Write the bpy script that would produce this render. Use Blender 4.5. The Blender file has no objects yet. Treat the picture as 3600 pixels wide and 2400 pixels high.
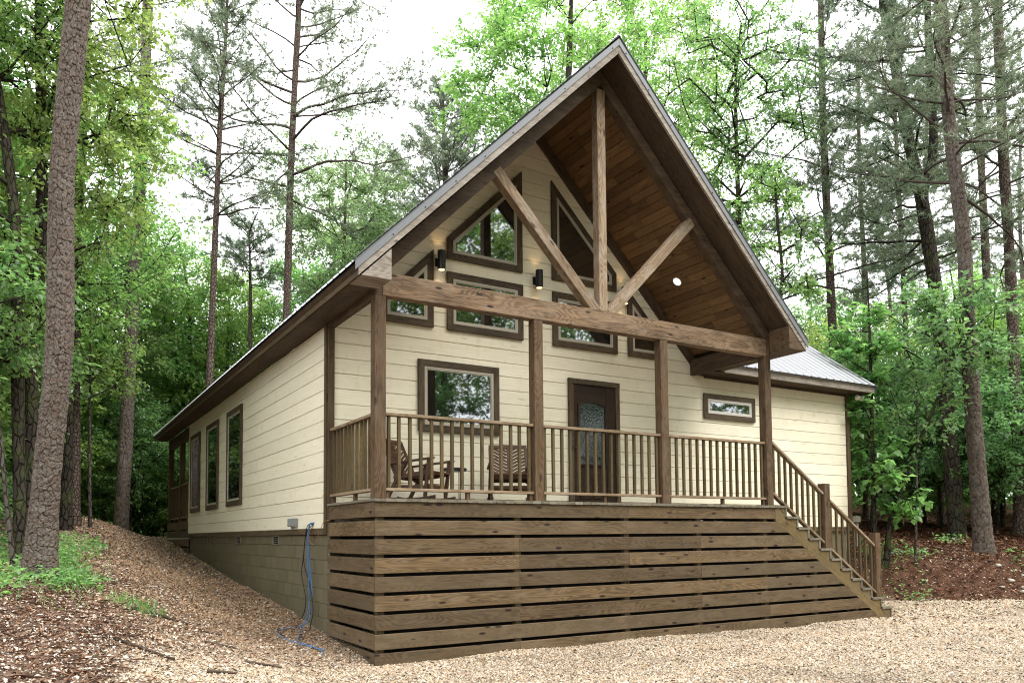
import bpy, math, random
import numpy as np
from mathutils import Vector, Matrix

random.seed(7)
R = random.Random(11)
SC = bpy.context.scene
COL = SC.collection

# ------------------------------------------------------------------ camera, sky, sun, exposure
fw = Vector((0.51654402, 0.85470222, 0.05163717))
rt = Vector((0.85603501, -0.51685235, -0.00822888))
up = Vector((-0.01965555, -0.04845381, 0.99863201))
cd = bpy.data.cameras.new('camera')
cam = bpy.data.objects.new('camera', cd)
COL.objects.link(cam)
cam.matrix_world = Matrix(((rt.x, up.x, -fw.x, -3.43376), (rt.y, up.y, -fw.y, -8.81127), (rt.z, up.z, -fw.z, -0.45515), (0, 0, 0, 1)))
cd.sensor_width = 36
cd.lens = 27.7144
cd.shift_y = 0.1495
cd.clip_start = 0.1
cd.clip_end = 1000
SC.camera = cam

SUN_EL, SUN_AZ = math.radians(55), math.radians(150)      # azimuth clockwise from +Y, as the sky texture counts it
w = bpy.data.worlds.new('World')
SC.world = w
w.use_nodes = True
nt = w.node_tree
nt.nodes.clear()
sky = nt.nodes.new('ShaderNodeTexSky')
sky.sky_type = 'NISHITA'
sky.sun_disc = False
sky.sun_elevation = SUN_EL
sky.sun_rotation = SUN_AZ
sky.dust_density = 4.0
sky.air_density = 1.2
hs = nt.nodes.new('ShaderNodeHueSaturation')              # overcast: the blue is washed out evenly over the whole sky
hs.inputs['Saturation'].default_value = 0.12
hs.inputs['Value'].default_value = 1.0
mixw = nt.nodes.new('ShaderNodeMix')
mixw.data_type = 'RGBA'
mixw.inputs[0].default_value = 0.75
mixw.inputs[7].default_value = (10.2, 10.3, 10.6, 1)      # even cloud deck
bg = nt.nodes.new('ShaderNodeBackground')
bg.inputs[1].default_value = 0.15
wo = nt.nodes.new('ShaderNodeOutputWorld')
nt.links.new(sky.outputs[0], hs.inputs['Color'])
nt.links.new(hs.outputs[0], mixw.inputs[6])
nt.links.new(mixw.outputs[2], bg.inputs[0])
nt.links.new(bg.outputs[0], wo.inputs[0])

sl = bpy.data.lights.new('sun', 'SUN')
sl.energy = 1.5
sl.angle = math.radians(40)
sl.color = (1.0, 0.96, 0.9)
sun = bpy.data.objects.new('sun', sl)
COL.objects.link(sun)
sd = Vector((math.sin(SUN_AZ) * math.cos(SUN_EL), math.cos(SUN_AZ) * math.cos(SUN_EL), math.sin(SUN_EL)))
sun.rotation_euler = sd.to_track_quat('Z', 'Y').to_euler()

SC.view_settings.view_transform = 'Standard'
SC.view_settings.look = 'None'
SC.view_settings.exposure = 1.32
SC.view_settings.gamma = 1.0
SC.view_settings.use_curve_mapping = False
SC.render.engine = 'CYCLES'
SC.cycles.max_bounces = 8
SC.cycles.diffuse_bounces = 6
SC.cycles.glossy_bounces = 3
SC.cycles.transmission_bounces = 6
SC.cycles.transparent_max_bounces = 6
SC.cycles.caustics_reflective = False
SC.cycles.caustics_refractive = False
SC.cycles.use_denoising = True
SC.cycles.denoiser = 'OPENIMAGEDENOISE'
SC.cycles.denoising_input_passes = 'RGB_ALBEDO_NORMAL'
SC.cycles.denoising_prefilter = 'NONE'
SC.cycles.filter_width = 1.1
SC.cycles.sample_clamp_indirect = 6.0
SC.cycles.sample_clamp_direct = 0.0

D = 1.782            # depth of the porch: the front wall stands at y = D
PI = math.pi


# ------------------------------------------------------------------ material helpers
class NT:
    def __init__(s, name):
        s.m = bpy.data.materials.new(name)
        s.m.use_nodes = True
        s.t = s.m.node_tree
        s.t.nodes.clear()
        s.out = s.t.nodes.new('ShaderNodeOutputMaterial')

    def n(s, typ, **kw):
        nd = s.t.nodes.new(typ)
        for k, v in kw.items():
            if k.startswith('i_'):
                key = k[2:]
                key = int(key) if key.isdigit() else key.replace('_', ' ')
                nd.inputs[key].default_value = v
            else:
                setattr(nd, k, v)
        return nd

    def l(s, a, b):
        s.t.links.new(a, b)

    def math(s, op, a, b=None, c=None):
        nd = s.n('ShaderNodeMath', operation=op)
        for i, x in enumerate((a, b, c)):
            if x is None:
                continue
            if hasattr(x, 'is_linked'):
                s.l(x, nd.inputs[i])
            else:
                nd.inputs[i].default_value = x
        return nd.outputs[0]

    def mix(s, f, a, b, mode='MIX'):
        nd = s.n('ShaderNodeMix', data_type='RGBA', blend_type=mode)
        for i, x in ((0, f), (6, a), (7, b)):
            if hasattr(x, 'is_linked'):
                s.l(x, nd.inputs[i])
            else:
                nd.inputs[i].default_value = x if i == 0 else (tuple(x) + (1,))[:4]
        return nd.outputs[2]

    def ramp(s, f, stops):
        nd = s.n('ShaderNodeValToRGB')
        e = nd.color_ramp.elements
        while len(e) < len(stops):
            e.new(0.5)
        for i, (p, c) in enumerate(stops):
            e[i].position = p
            c = (c, c, c) if isinstance(c, (int, float)) else c
            e[i].color = tuple(c) + (1,)
        s.l(f, nd.inputs[0])
        return nd.outputs[0]

    def pbsdf(s, color, rough=0.7, spec=0.3, normal=None, metallic=0.0):
        p = s.n('ShaderNodeBsdfPrincipled')
        for k, x in (('Base Color', color), ('Roughness', rough), ('Specular IOR Level', spec), ('Metallic', metallic)):
            if hasattr(x, 'is_linked'):
                s.l(x, p.inputs[k])
            else:
                p.inputs[k].default_value = (tuple(x) + (1,))[:4] if k == 'Base Color' else x
        if normal is not None:
            s.l(normal, p.inputs['Normal'])
        s.l(p.outputs[0], s.out.inputs[0])
        return p

    def bump(s, h, strength=0.3, dist=0.01):
        b = s.n('ShaderNodeBump', i_Strength=strength, i_Distance=dist)
        s.l(h, b.inputs['Height'])
        return b.outputs[0]


def local_coords(t, scale):
    """object coordinates shifted by the object's own random number, then scaled"""
    tc = t.n('ShaderNodeTexCoord')
    oi = t.n('ShaderNodeObjectInfo')
    off = t.n('ShaderNodeVectorMath', operation='SCALE')
    off.inputs[0].default_value = (37.1, 17.3, 51.7)
    t.l(oi.outputs['Random'], off.inputs['Scale'])
    add = t.n('ShaderNodeVectorMath', operation='ADD')
    t.l(tc.outputs['Object'], add.inputs[0])
    t.l(off.outputs[0], add.inputs[1])
    mp = t.n('ShaderNodeVectorMath', operation='MULTIPLY')
    mp.inputs[1].default_value = scale
    t.l(add.outputs[0], mp.inputs[0])
    return mp.outputs[0], add.outputs[0], oi.outputs['Random']


def scaled(t, vec, scale):
    mp = t.n('ShaderNodeVectorMath', operation='MULTIPLY')
    mp.inputs[1].default_value = scale
    t.l(vec, mp.inputs[0])
    return mp.outputs[0]


def wood(name, dark, light, knot=(0.035, 0.02, 0.012), weather=None, wamt=0.0, rough=0.75, spread=0.35, grain=1.0, knots=0.5, bump=0.35, tint2=None, k=0.62, cath=0.22):
    """stained or weathered timber: grain along the board's own X, knots, board-to-board spread, worn patches"""
    dark, light = tuple(c * k * 0.9 for c in dark), tuple(c * k for c in light)
    weather = tuple(c * k for c in weather) if weather else None
    tint2 = tuple(c * k for c in tint2) if tint2 else None
    knot = tuple(c * k for c in knot)
    t = NT(name)
    _, base, rnd = local_coords(t, (1, 1, 1))
    # warp so the grain flows round the knots
    wn = t.n('ShaderNodeTexNoise', i_Scale=1.0, i_Detail=2.0)
    t.l(scaled(t, base, (1.4, 5, 5)), wn.inputs['Vector'])
    wsub = t.n('ShaderNodeVectorMath', operation='SCALE', i_Scale=0.05 * grain)
    t.l(wn.outputs['Color'], wsub.inputs[0])
    wadd = t.n('ShaderNodeVectorMath', operation='ADD')
    t.l(base, wadd.inputs[0])
    t.l(wsub.outputs[0], wadd.inputs[1])
    g1 = t.n('ShaderNodeTexNoise', i_Scale=1.0, i_Detail=6.0, i_Roughness=0.6)
    t.l(scaled(t, wadd.outputs[0], (1.6, 45, 45)), g1.inputs['Vector'])
    g2 = t.n('ShaderNodeTexNoise', i_Scale=1.0, i_Detail=3.0)
    t.l(scaled(t, base, (1.1, 3.2, 3.2)), g2.inputs['Vector'])
    f = t.math('ADD', t.math('MULTIPLY', g1.outputs[0], 0.62), t.math('MULTIPLY', g2.outputs[0], 0.38))
    cn = t.n('ShaderNodeTexNoise', i_Scale=1.0, i_Detail=1.0)
    t.l(scaled(t, wadd.outputs[0], (0.75, 5.5, 5.5)), cn.inputs['Vector'])
    cl = t.math('SINE', t.math('MULTIPLY', cn.outputs[0], 150.0))
    f = t.math('MULTIPLY_ADD', cl, cath * 0.35, f)
    col = t.mix(t.ramp(f, [(0.34, 0.0), (0.66, 1.0)]), dark, light)
    if tint2 is not None:
        r2 = t.math('FRACT', t.math('MULTIPLY', rnd, 17.31))
        col = t.mix(t.math('MULTIPLY', r2, 0.75), col, tint2)
    if weather is not None:
        pn = t.n('ShaderNodeTexNoise', i_Scale=1.0, i_Detail=5.0, i_Roughness=0.65)
        t.l(scaled(t, base, (2.6, 7, 7)), pn.inputs['Vector'])
        wf = t.math('MULTIPLY', t.ramp(pn.outputs[0], [(0.45, 0.0), (0.68, 1.0)]), wamt)
        col = t.mix(wf, col, weather)
    # dirt streaks and stain spots
    sp = t.n('ShaderNodeTexNoise', i_Scale=1.0, i_Detail=4.0, i_Roughness=0.7)
    t.l(scaled(t, base, (4.0, 9, 9)), sp.inputs['Vector'])
    sfac = t.math('MULTIPLY', t.ramp(sp.outputs[0], [(0.56, 0.0), (0.74, 1.0)]), 0.45)
    col = t.mix(sfac, col, tuple(c * 0.45 for c in dark))
    kv = t.n('ShaderNodeTexVoronoi', i_Scale=1.0, i_Randomness=1.0)
    t.l(scaled(t, base, (2.4, 7.0, 7.0)), kv.inputs['Vector'])
    kn = t.ramp(kv.outputs['Distance'], [(0.09, 1.0), (0.165, 0.0)])
    kf = t.math('MULTIPLY', kn, min(1.0, knots * 1.35))
    col = t.mix(kf, col, knot)
    # spread of value from board to board
    val = t.math('ADD', t.math('MULTIPLY', rnd, spread), 1.0 - spread * 0.5)
    hsv = t.n('ShaderNodeHueSaturation')
    t.l(col, hsv.inputs['Color'])
    t.l(val, hsv.inputs['Value'])
    h = t.math('SUBTRACT', g1.outputs[0], t.math('MULTIPLY', kn, 0.5))
    t.pbsdf(hsv.outputs[0], rough, 0.25, t.bump(h, bump, 0.004))
    return t.m


M = {}
M['skirt'] = wood('stained_skirt_wood', (0.095, 0.058, 0.026), (0.24, 0.155, 0.075), weather=(0.235, 0.175, 0.112), wamt=0.55, spread=0.45, knots=0.85, k=0.60, tint2=(0.14, 0.104, 0.062), cath=0.3)
M['skirt_side'] = M['skirt']
M['post'] = wood('stained_post_wood', (0.10, 0.058, 0.028), (0.23, 0.14, 0.072), weather=(0.27, 0.19, 0.125), wamt=0.6, spread=0.2, knots=0.6, k=0.5, cath=0.3)
M['beam'] = wood('weathered_beam_wood', (0.085, 0.05, 0.027), (0.33, 0.215, 0.125), weather=(0.36, 0.27, 0.19), wamt=0.5, spread=0.1, grain=2.4, knots=0.85, bump=0.7, k=0.72, cath=0.2)
M['brace'] = wood('weathered_brace_wood', (0.15, 0.095, 0.055), (0.36, 0.26, 0.165), weather=(0.40, 0.34, 0.27), wamt=0.7, spread=0.3, knots=0.6, bump=0.5, k=0.8, cath=0.25)
M['rail'] = wood('weathered_rail_wood', (0.16, 0.105, 0.058), (0.33, 0.235, 0.14), weather=(0.36, 0.30, 0.23), wamt=0.7, spread=0.2, knots=0.4, k=0.8)
M['baluster'] = wood('stained_baluster_wood', (0.10, 0.066, 0.024), (0.235, 0.155, 0.062), weather=(0.20, 0.15, 0.09), wamt=0.4, spread=0.45, knots=0.35, tint2=(0.17, 0.13, 0.062), k=0.48)
M['deck'] = wood('grey_deck_wood', (0.13, 0.105, 0.075), (0.27, 0.23, 0.165), weather=(0.24, 0.25, 0.2), wamt=0.6, spread=0.4, knots=0.3, k=0.75)
M['fascia'] = wood('silvered_fascia_wood', (0.16, 0.13, 0.10), (0.36, 0.31, 0.26), weather=(0.42, 0.38, 0.34), wamt=0.6, spread=0.15, knots=0.6, k=0.85)
M['eave'] = wood('dark_eave_wood', (0.055, 0.036, 0.024), (0.125, 0.083, 0.052), weather=(0.16, 0.11, 0.07), wamt=0.4, spread=0.2, knots=0.4, k=0.62)
M['rafter'] = wood('dark_rafter_wood', (0.06, 0.036, 0.022), (0.14, 0.09, 0.052), weather=(0.2, 0.145, 0.1), wamt=0.5, spread=0.2, knots=0.5, k=0.62)
M['trim'] = wood('dark_window_trim_wood', (0.042, 0.03, 0.018), (0.118, 0.085, 0.05), weather=(0.15, 0.115, 0.08), wamt=0.4, spread=0.3, knots=0.4, k=0.88)
M['cornertrim'] = wood('corner_trim_wood', (0.075, 0.05, 0.024), (0.165, 0.112, 0.06), weather=(0.2, 0.14, 0.08), wamt=0.4, spread=0.2, knots=0.5)
M['plank'] = wood('pine_ceiling_wood', (0.10, 0.055, 0.024), (0.235, 0.14, 0.065), knot=(0.03, 0.014, 0.007), weather=(0.15, 0.095, 0.045), wamt=0.4, spread=0.6, knots=0.85, bump=0.2, rough=0.6, tint2=(0.17, 0.095, 0.045), k=1.05)
M['chair'] = wood('oiled_chair_wood', (0.085, 0.036, 0.018), (0.19, 0.095, 0.05), spread=0.3, knots=0.15, bump=0.15, rough=0.5, k=0.48)
M['doorwood'] = wood('dark_door_wood', (0.022, 0.011, 0.006), (0.062, 0.034, 0.018), spread=0.1, knots=0.3, bump=0.2, rough=0.45)
M['stringer'] = wood('stringer_wood', (0.13, 0.09, 0.035), (0.25, 0.175, 0.075), weather=(0.18, 0.14, 0.085), wamt=0.5, spread=0.1, knots=0.5, k=0.72)
M['greypost'] = wood('grey_utility_wood', (0.2, 0.17, 0.13), (0.4, 0.36, 0.3), spread=0.1, knots=0.3, k=0.8)
M['stick'] = wood('dead_branch_wood', (0.05, 0.034, 0.022), (0.16, 0.115, 0.08), spread=0.7, knots=0.1)


def siding_mat(name):
    t = NT(name)
    _, base, rnd = local_coords(t, (1, 1, 1))
    g = t.n('ShaderNodeTexNoise', i_Scale=1.0, i_Detail=6.0, i_Roughness=0.65)
    t.l(scaled(t, base, (2.2, 42, 42)), g.inputs['Vector'])
    # thin paint over sawn grain, running across the board now and then
    s1 = t.n('ShaderNodeTexNoise', i_Scale=1.0, i_Detail=5.0, i_Roughness=0.7)
    t.l(scaled(t, base, (9, 4.5, 4.5)), s1.inputs['Vector'])
    col = t.mix(t.ramp(g.outputs[0], [(0.35, 0.0), (0.7, 1.0)]), (0.715, 0.652, 0.50), (0.81, 0.755, 0.605))
    col = t.mix(t.math('MULTIPLY', t.ramp(s1.outputs[0], [(0.54, 0.0), (0.78, 1.0)]), 0.42), col, (0.50, 0.405, 0.255))
    kv = t.n('ShaderNodeTexVoronoi', i_Scale=1.0, i_Randomness=1.0)
    t.l(scaled(t, base, (1.3, 6.5, 6.5)), kv.inputs['Vector'])
    kf = t.math('MULTIPLY', t.ramp(kv.outputs['Distance'], [(0.03, 1.0), (0.13, 0.0)]), 0.42)
    col = t.mix(kf, col, (0.36, 0.26, 0.14))
    val = t.math('ADD', t.math('MULTIPLY', rnd, 0.09), 0.955)
    hsv = t.n('ShaderNodeHueSaturation')
    t.l(col, hsv.inputs['Color'])
    t.l(val, hsv.inputs['Value'])
    h = t.math('ADD', g.outputs[0], t.math('MULTIPLY', s1.outputs[0], 0.6))
    t.pbsdf(hsv.outputs[0], 0.62, 0.3, t.bump(h, 0.3, 0.003))
    return t.m


M['siding'] = siding_mat('cream_painted_siding')


def plain(name, col, rough=0.6, spec=0.3, metallic=0.0, noise=0.25, scale=8.0, bump=0.1):
    t = NT(name)
    tc = t.n('ShaderNodeTexCoord')
    n = t.n('ShaderNodeTexNoise', i_Scale=scale, i_Detail=5.0, i_Roughness=0.65)
    t.l(tc.outputs['Object'], n.inputs['Vector'])
    c = t.mix(n.outputs[0], tuple(x * (1 - noise) for x in col), tuple(min(1, x * (1 + noise)) for x in col))
    t.pbsdf(c, rough, spec, t.bump(n.outputs[0], bump, 0.003), metallic)
    return t.m


def block_mat():
    t = NT('olive_painted_block')
    _, base, rnd = local_coords(t, (1, 1, 1))
    n = t.n('ShaderNodeTexNoise', i_Scale=70.0, i_Detail=4.0, i_Roughness=0.7)
    t.l(base, n.inputs['Vector'])
    n2 = t.n('ShaderNodeTexNoise', i_Scale=3.0, i_Detail=4.0)
    t.l(base, n2.inputs['Vector'])
    c = t.mix(n2.outputs[0], (0.094, 0.079, 0.046), (0.142, 0.121, 0.074))
    val = t.math('ADD', t.math('MULTIPLY', rnd, 0.16), 0.92)
    hsv = t.n('ShaderNodeHueSaturation')
    t.l(c, hsv.inputs['Color'])
    t.l(val, hsv.inputs['Value'])
    t.pbsdf(hsv.outputs[0], 0.75, 0.3, t.bump(n.outputs[0], 0.35, 0.004))
    return t.m


M['block'] = block_mat()
M['mortar'] = plain('painted_mortar', (0.062, 0.052, 0.031), 0.85)
M['backing'] = plain('siding_gap_backing', (0.20, 0.15, 0.08), 0.9)
M['frame'] = plain('tan_window_vinyl', (0.40, 0.36, 0.295), 0.45, noise=0.06)
M['whiteframe'] = plain('white_window_vinyl', (0.55, 0.525, 0.48), 0.45, noise=0.05)
M['black'] = plain('black_metal', (0.012, 0.012, 0.013), 0.45, noise=0.2)
M['grey'] = plain('grey_plastic_box', (0.22, 0.23, 0.23), 0.5, noise=0.1)
M['bluecable'] = plain('blue_cable', (0.045, 0.18, 0.42), 0.4, noise=0.1)
M['blackcable'] = plain('black_cable', (0.012, 0.012, 0.012), 0.5, noise=0.1)
M['brownwire'] = plain('copper_brown_wire', (0.28, 0.14, 0.05), 0.45, noise=0.1)
M['vent'] = plain('galvanised_vent', (0.16, 0.145, 0.11), 0.5, noise=0.15)
M['darkvoid'] = plain('dark_void', (0.012, 0.01, 0.008), 0.9)  # near-black colour standing in for the shade inside hollows
M['white'] = plain('white_plastic', (0.75, 0.72, 0.66), 0.4, noise=0.04)
M['brass'] = plain('dark_bronze_handle', (0.06, 0.045, 0.03), 0.35, 0.5, 0.8)


def metal_roof(name, col, rough=0.38, metallic=0.55):
    t = NT(name)
    tc = t.n('ShaderNodeTexCoord')
    n = t.n('ShaderNodeTexNoise', i_Scale=1.3, i_Detail=6.0, i_Roughness=0.6)
    t.l(tc.outputs['Object'], n.inputs['Vector'])
    c = t.mix(n.outputs[0], tuple(x * 0.88 for x in col), tuple(x * 1.08 for x in col))
    t.pbsdf(c, rough, 0.4, None, metallic)
    return t.m


M['roof'] = metal_roof('ribbed_roof_metal', (0.40, 0.40, 0.42))
M['rake'] = metal_roof('grey_rake_metal', (0.15, 0.157, 0.17), 0.5, 0.15)


def glass_mat(name, refl=0.42, tint=(0.010, 0.011, 0.010), rough=0.02, wav=0.0):
    t = NT(name)
    d = t.n('ShaderNodeBsdfDiffuse')
    d.inputs[0].default_value = tuple(tint) + (1,)
    g = t.n('ShaderNodeBsdfGlossy')
    g.inputs['Color'].default_value = (0.86, 0.9, 0.93, 1)
    g.inputs['Roughness'].default_value = rough
    if wav:
        tc = t.n('ShaderNodeTexCoord')
        n = t.n('ShaderNodeTexNoise', i_Scale=26.0, i_Detail=2.0)
        t.l(tc.outputs['Object'], n.inputs['Vector'])
        t.l(t.bump(n.outputs[0], wav, 0.01), g.inputs['Normal'])
    lw = t.n('ShaderNodeFresnel', i_IOR=1.5)
    f = t.math('MULTIPLY_ADD', lw.outputs[0], 1.0 - refl, refl)
    mx = t.n('ShaderNodeMixShader')
    t.l(f, mx.inputs[0])
    t.l(d.outputs[0], mx.inputs[1])
    t.l(g.outputs[0], mx.inputs[2])
    t.l(mx.outputs[0], t.out.inputs[0])
    return t.m


M['glass'] = glass_mat('dark_window_glass', 0.24)
M['doorglass'] = glass_mat('frosted_door_glass', 0.05, (0.012, 0.017, 0.012), 0.06, 0.12)


def emit(name, col, s):
    t = NT(name)
    e = t.n('ShaderNodeEmission', i_Strength=s)
    e.inputs[0].default_value = tuple(col) + (1,)
    t.l(e.outputs[0], t.out.inputs[0])
    return t.m


M['warmlamp'] = emit('warm_lamp_glow', (1.0, 0.62, 0.28), 1.3)
M['downlamp'] = emit('white_lamp_glow', (1.0, 0.9, 0.82), 1.6)


def leaf_mat(name, hue_obj=0.04, trans=0.6, gloss=0.05):
    """leaves: colour from the leaf's own tint, a slight shift from plant to plant, light coming through"""
    t = NT(name)
    a = t.n('ShaderNodeAttribute', attribute_name='tint')
    oi = t.n('ShaderNodeObjectInfo')
    hsv = t.n('ShaderNodeHueSaturation')
    t.l(a.outputs['Color'], hsv.inputs['Color'])
    t.l(t.math('MULTIPLY_ADD', oi.outputs['Random'], hue_obj, 0.503 - hue_obj * 0.5), hsv.inputs['Hue'])
    r2 = t.math('FRACT', t.math('MULTIPLY', oi.outputs['Random'], 13.7))
    t.l(t.math('MULTIPLY_ADD', r2, 0.3, 0.85), hsv.inputs['Value'])
    d = t.n('ShaderNodeBsdfDiffuse')
    t.l(hsv.outputs[0], d.inputs[0])
    br = t.n('ShaderNodeHueSaturation', i_Hue=0.495, i_Saturation=1.0, i_Value=1.9)
    t.l(hsv.outputs[0], br.inputs['Color'])
    tr = t.n('ShaderNodeBsdfTranslucent')
    t.l(br.outputs[0], tr.inputs[0])
    m1 = t.n('ShaderNodeMixShader', i_0=trans)
    t.l(d.outputs[0], m1.inputs[1])
    t.l(tr.outputs[0], m1.inputs[2])
    g = t.n('ShaderNodeBsdfGlossy', i_Roughness=0.38)
    g.inputs['Color'].default_value = (0.9, 0.95, 0.9, 1)
    m2 = t.n('ShaderNodeMixShader', i_0=gloss)
    t.l(m1.outputs[0], m2.inputs[1])
    t.l(g.outputs[0], m2.inputs[2])
    t.l(m2.outputs[0], t.out.inputs[0])
    return t.m


M['leaf'] = leaf_mat('broad_leaf')
M['needle'] = leaf_mat('pine_needle', 0.03, 0.35, 0.05)


def tint_mat(name, rough=0.8, spec=0.2):
    t = NT(name)
    a = t.n('ShaderNodeAttribute', attribute_name='tint')
    t.pbsdf(a.outputs['Color'], rough, spec)
    return t.m


M['pebble'] = tint_mat('gravel_stone', 0.65, 0.3)
M['litter'] = tint_mat('dry_leaf', 0.7, 0.25)


def bark_mat(name, plate, plate2, crack, sc=(9.0, 4.2), moss=None):
    t = NT(name)
    uv = t.n('ShaderNodeTexCoord')
    oi = t.n('ShaderNodeObjectInfo')
    off = t.n('ShaderNodeVectorMath', operation='SCALE')
    off.inputs[0].default_value = (7.0, 13.0, 3.0)
    t.l(oi.outputs['Random'], off.inputs['Scale'])
    add = t.n('ShaderNodeVectorMath', operation='ADD')
    t.l(uv.outputs['UV'], add.inputs[0])
    t.l(off.outputs[0], add.inputs[1])
    n0 = t.n('ShaderNodeTexNoise', i_Scale=6.0, i_Detail=3.0)
    t.l(add.outputs[0], n0.inputs['Vector'])
    wv = t.n('ShaderNodeVectorMath', operation='SCALE', i_Scale=0.09)
    t.l(n0.outputs['Color'], wv.inputs[0])
    ad2 = t.n('ShaderNodeVectorMath', operation='ADD')
    t.l(add.outputs[0], ad2.inputs[0])
    t.l(wv.outputs[0], ad2.inputs[1])
    v = scaled(t, ad2.outputs[0], (sc[0], sc[1], 1))
    ve = t.n('ShaderNodeTexVoronoi', feature='DISTANCE_TO_EDGE', i_Scale=1.0, voronoi_dimensions='2D')
    t.l(v, ve.inputs['Vector'])
    vc = t.n('ShaderNodeTexVoronoi', i_Scale=1.0, voronoi_dimensions='2D')
    t.l(v, vc.inputs['Vector'])
    n1 = t.n('ShaderNodeTexNoise', i_Scale=40.0, i_Detail=5.0, i_Roughness=0.7)
    t.l(add.outputs[0], n1.inputs['Vector'])
    sep = t.n('ShaderNodeSeparateColor')
    t.l(vc.outputs['Color'], sep.inputs[0])
    pc = t.mix(sep.outputs[0], plate, plate2)
    pc = t.mix(t.math('MULTIPLY', n1.outputs[0], 0.55), pc, tuple(c * 0.4 for c in plate))
    e = t.ramp(ve.outputs['Distance'], [(0.02, 0.0), (0.14, 1.0)])
    col = t.mix(e, crack, pc)
    if moss:
        nm = t.n('ShaderNodeTexNoise', i_Scale=2.2, i_Detail=5.0, i_Roughness=0.7)
        t.l(add.outputs[0], nm.inputs['Vector'])
        col = t.mix(t.math('MULTIPLY', t.ramp(nm.outputs[0], [(0.48, 0.0), (0.66, 1.0)]), 0.8), col, moss)
    h = t.math('ADD', e, t.math('MULTIPLY', n1.outputs[0], 0.6))
    t.pbsdf(col, 0.9, 0.1, t.bump(h, 0.9, 0.02))
    return t.m


M['pinebark'] = bark_mat('pine_bark', (0.13, 0.094, 0.076), (0.20, 0.155, 0.13), (0.028, 0.02, 0.016), (15.0, 9.0))
M['darkbark'] = bark_mat('dark_bark', (0.042, 0.034, 0.028), (0.07, 0.058, 0.048), (0.010, 0.008, 0.006), (14, 4.0), moss=(0.06, 0.075, 0.025))
M['greybark'] = bark_mat('grey_bark', (0.095, 0.08, 0.068), (0.14, 0.12, 0.105), (0.03, 0.024, 0.02), (16, 5.0))


def plate_bark():
    t = NT('plated_pine_bark')
    a = t.n('ShaderNodeAttribute', attribute_name='tint')
    uv = t.n('ShaderNodeTexCoord')
    n1 = t.n('ShaderNodeTexNoise', i_Scale=45.0, i_Detail=6.0, i_Roughness=0.7)
    t.l(uv.outputs['UV'], n1.inputs['Vector'])
    n2 = t.n('ShaderNodeTexNoise', i_Scale=5.0, i_Detail=4.0)
    t.l(uv.outputs['UV'], n2.inputs['Vector'])
    c = t.mix(t.math('MULTIPLY', t.ramp(n1.outputs[0], [(0.38, 0.0), (0.7, 1.0)]), 0.45), a.outputs['Color'], (0.07, 0.052, 0.042))
    c = t.mix(t.math('MULTIPLY', t.ramp(n2.outputs[0], [(0.5, 0.0), (0.75, 1.0)]), 0.35), c, (0.25, 0.23, 0.205))
    t.pbsdf(c, 0.9, 0.1, t.bump(n1.outputs[0], 0.8, 0.008))
    return t.m


M['platebark'] = plate_bark()


# ------------------------------------------------------------------ object helpers
W = {}                                                            # world matrices as built


def link(name, mesh, mat=None, parent=None, mw=None):
    o = bpy.data.objects.new(name, mesh)
    COL.objects.link(o)
    if mat is not None and mesh is not None and not mesh.materials:
        mesh.materials.append(mat)
    mw = mw if mw is not None else Matrix.Identity(4)
    W[o] = mw
    if parent is not None:
        o.parent = parent
        o.matrix_parent_inverse = W[parent].inverted()
    o.matrix_basis = mw if parent is not None else mw
    return o


def tag(o, label=None, cat=None, group=None, kind=None):
    for k, v in (('label', label), ('category', cat), ('group', group), ('kind', kind)):
        if v:
            o[k] = v
    return o


def thing(name, loc, label, cat, group=None, rotz=0.0):
    mw = Matrix.Translation(loc) @ Matrix.Rotation(rotz, 4, 'Z')
    return tag(link(name, None, None, None, mw), label, cat, group)


def mesh_from(name, verts, faces, smooth=False):
    me = bpy.data.meshes.new(name)
    me.from_pydata([tuple(v) for v in verts], [], faces)
    if smooth:
        me.polygons.foreach_set('use_smooth', [True] * len(me.polygons))
    me.update()
    return me


def np_mesh(name, verts, faces, tint=None, uv=None, smooth=False):
    """verts (N,3), faces (M,k): one array of equal polygons; tint (N,3) becomes a point colour"""
    me = bpy.data.meshes.new(name)
    verts = np.ascontiguousarray(verts, dtype=np.float32)
    faces = np.ascontiguousarray(faces, dtype=np.int32)
    m, k = faces.shape
    me.vertices.add(len(verts))
    me.vertices.foreach_set('co', verts.ravel())
    me.loops.add(m * k)
    me.loops.foreach_set('vertex_index', faces.ravel())
    me.polygons.add(m)
    me.polygons.foreach_set('loop_start', np.arange(0, m * k, k, dtype=np.int32))
    me.update(calc_edges=True)
    if smooth:
        me.polygons.foreach_set('use_smooth', np.ones(m, dtype=bool))
    if tint is not None:
        at = me.attributes.new('tint', 'FLOAT_COLOR', 'POINT')
        c = np.ones((len(verts), 4), dtype=np.float32)
        c[:, :3] = tint
        at.data.foreach_set('color', c.ravel())
    if uv is not None:
        ul = me.uv_layers.new(name='UVMap')
        ul.data.foreach_set('uv', np.ascontiguousarray(uv[faces.ravel()], dtype=np.float32).ravel())
    return me


def bar_mesh(L, wd, th, c=0.004):
    """a bar along X from 0 to L, width along Y, thickness along Z, long edges chamfered"""
    c = min(c, wd * 0.3, th * 0.3)
    a, b = wd / 2, th / 2
    sec = [(-a + c, -b), (a - c, -b), (a, -b + c), (a, b - c), (a - c, b), (-a + c, b), (-a, b - c), (-a, -b + c)]
    vs = [(0, y, z) for y, z in sec] + [(L, y, z) for y, z in sec]
    fs = [tuple(reversed(range(8))), tuple(range(8, 16))]
    for i in range(8):
        j = (i + 1) % 8
        fs.append((i, j, 8 + j, 8 + i))
    return mesh_from('bar', vs, fs)


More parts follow.
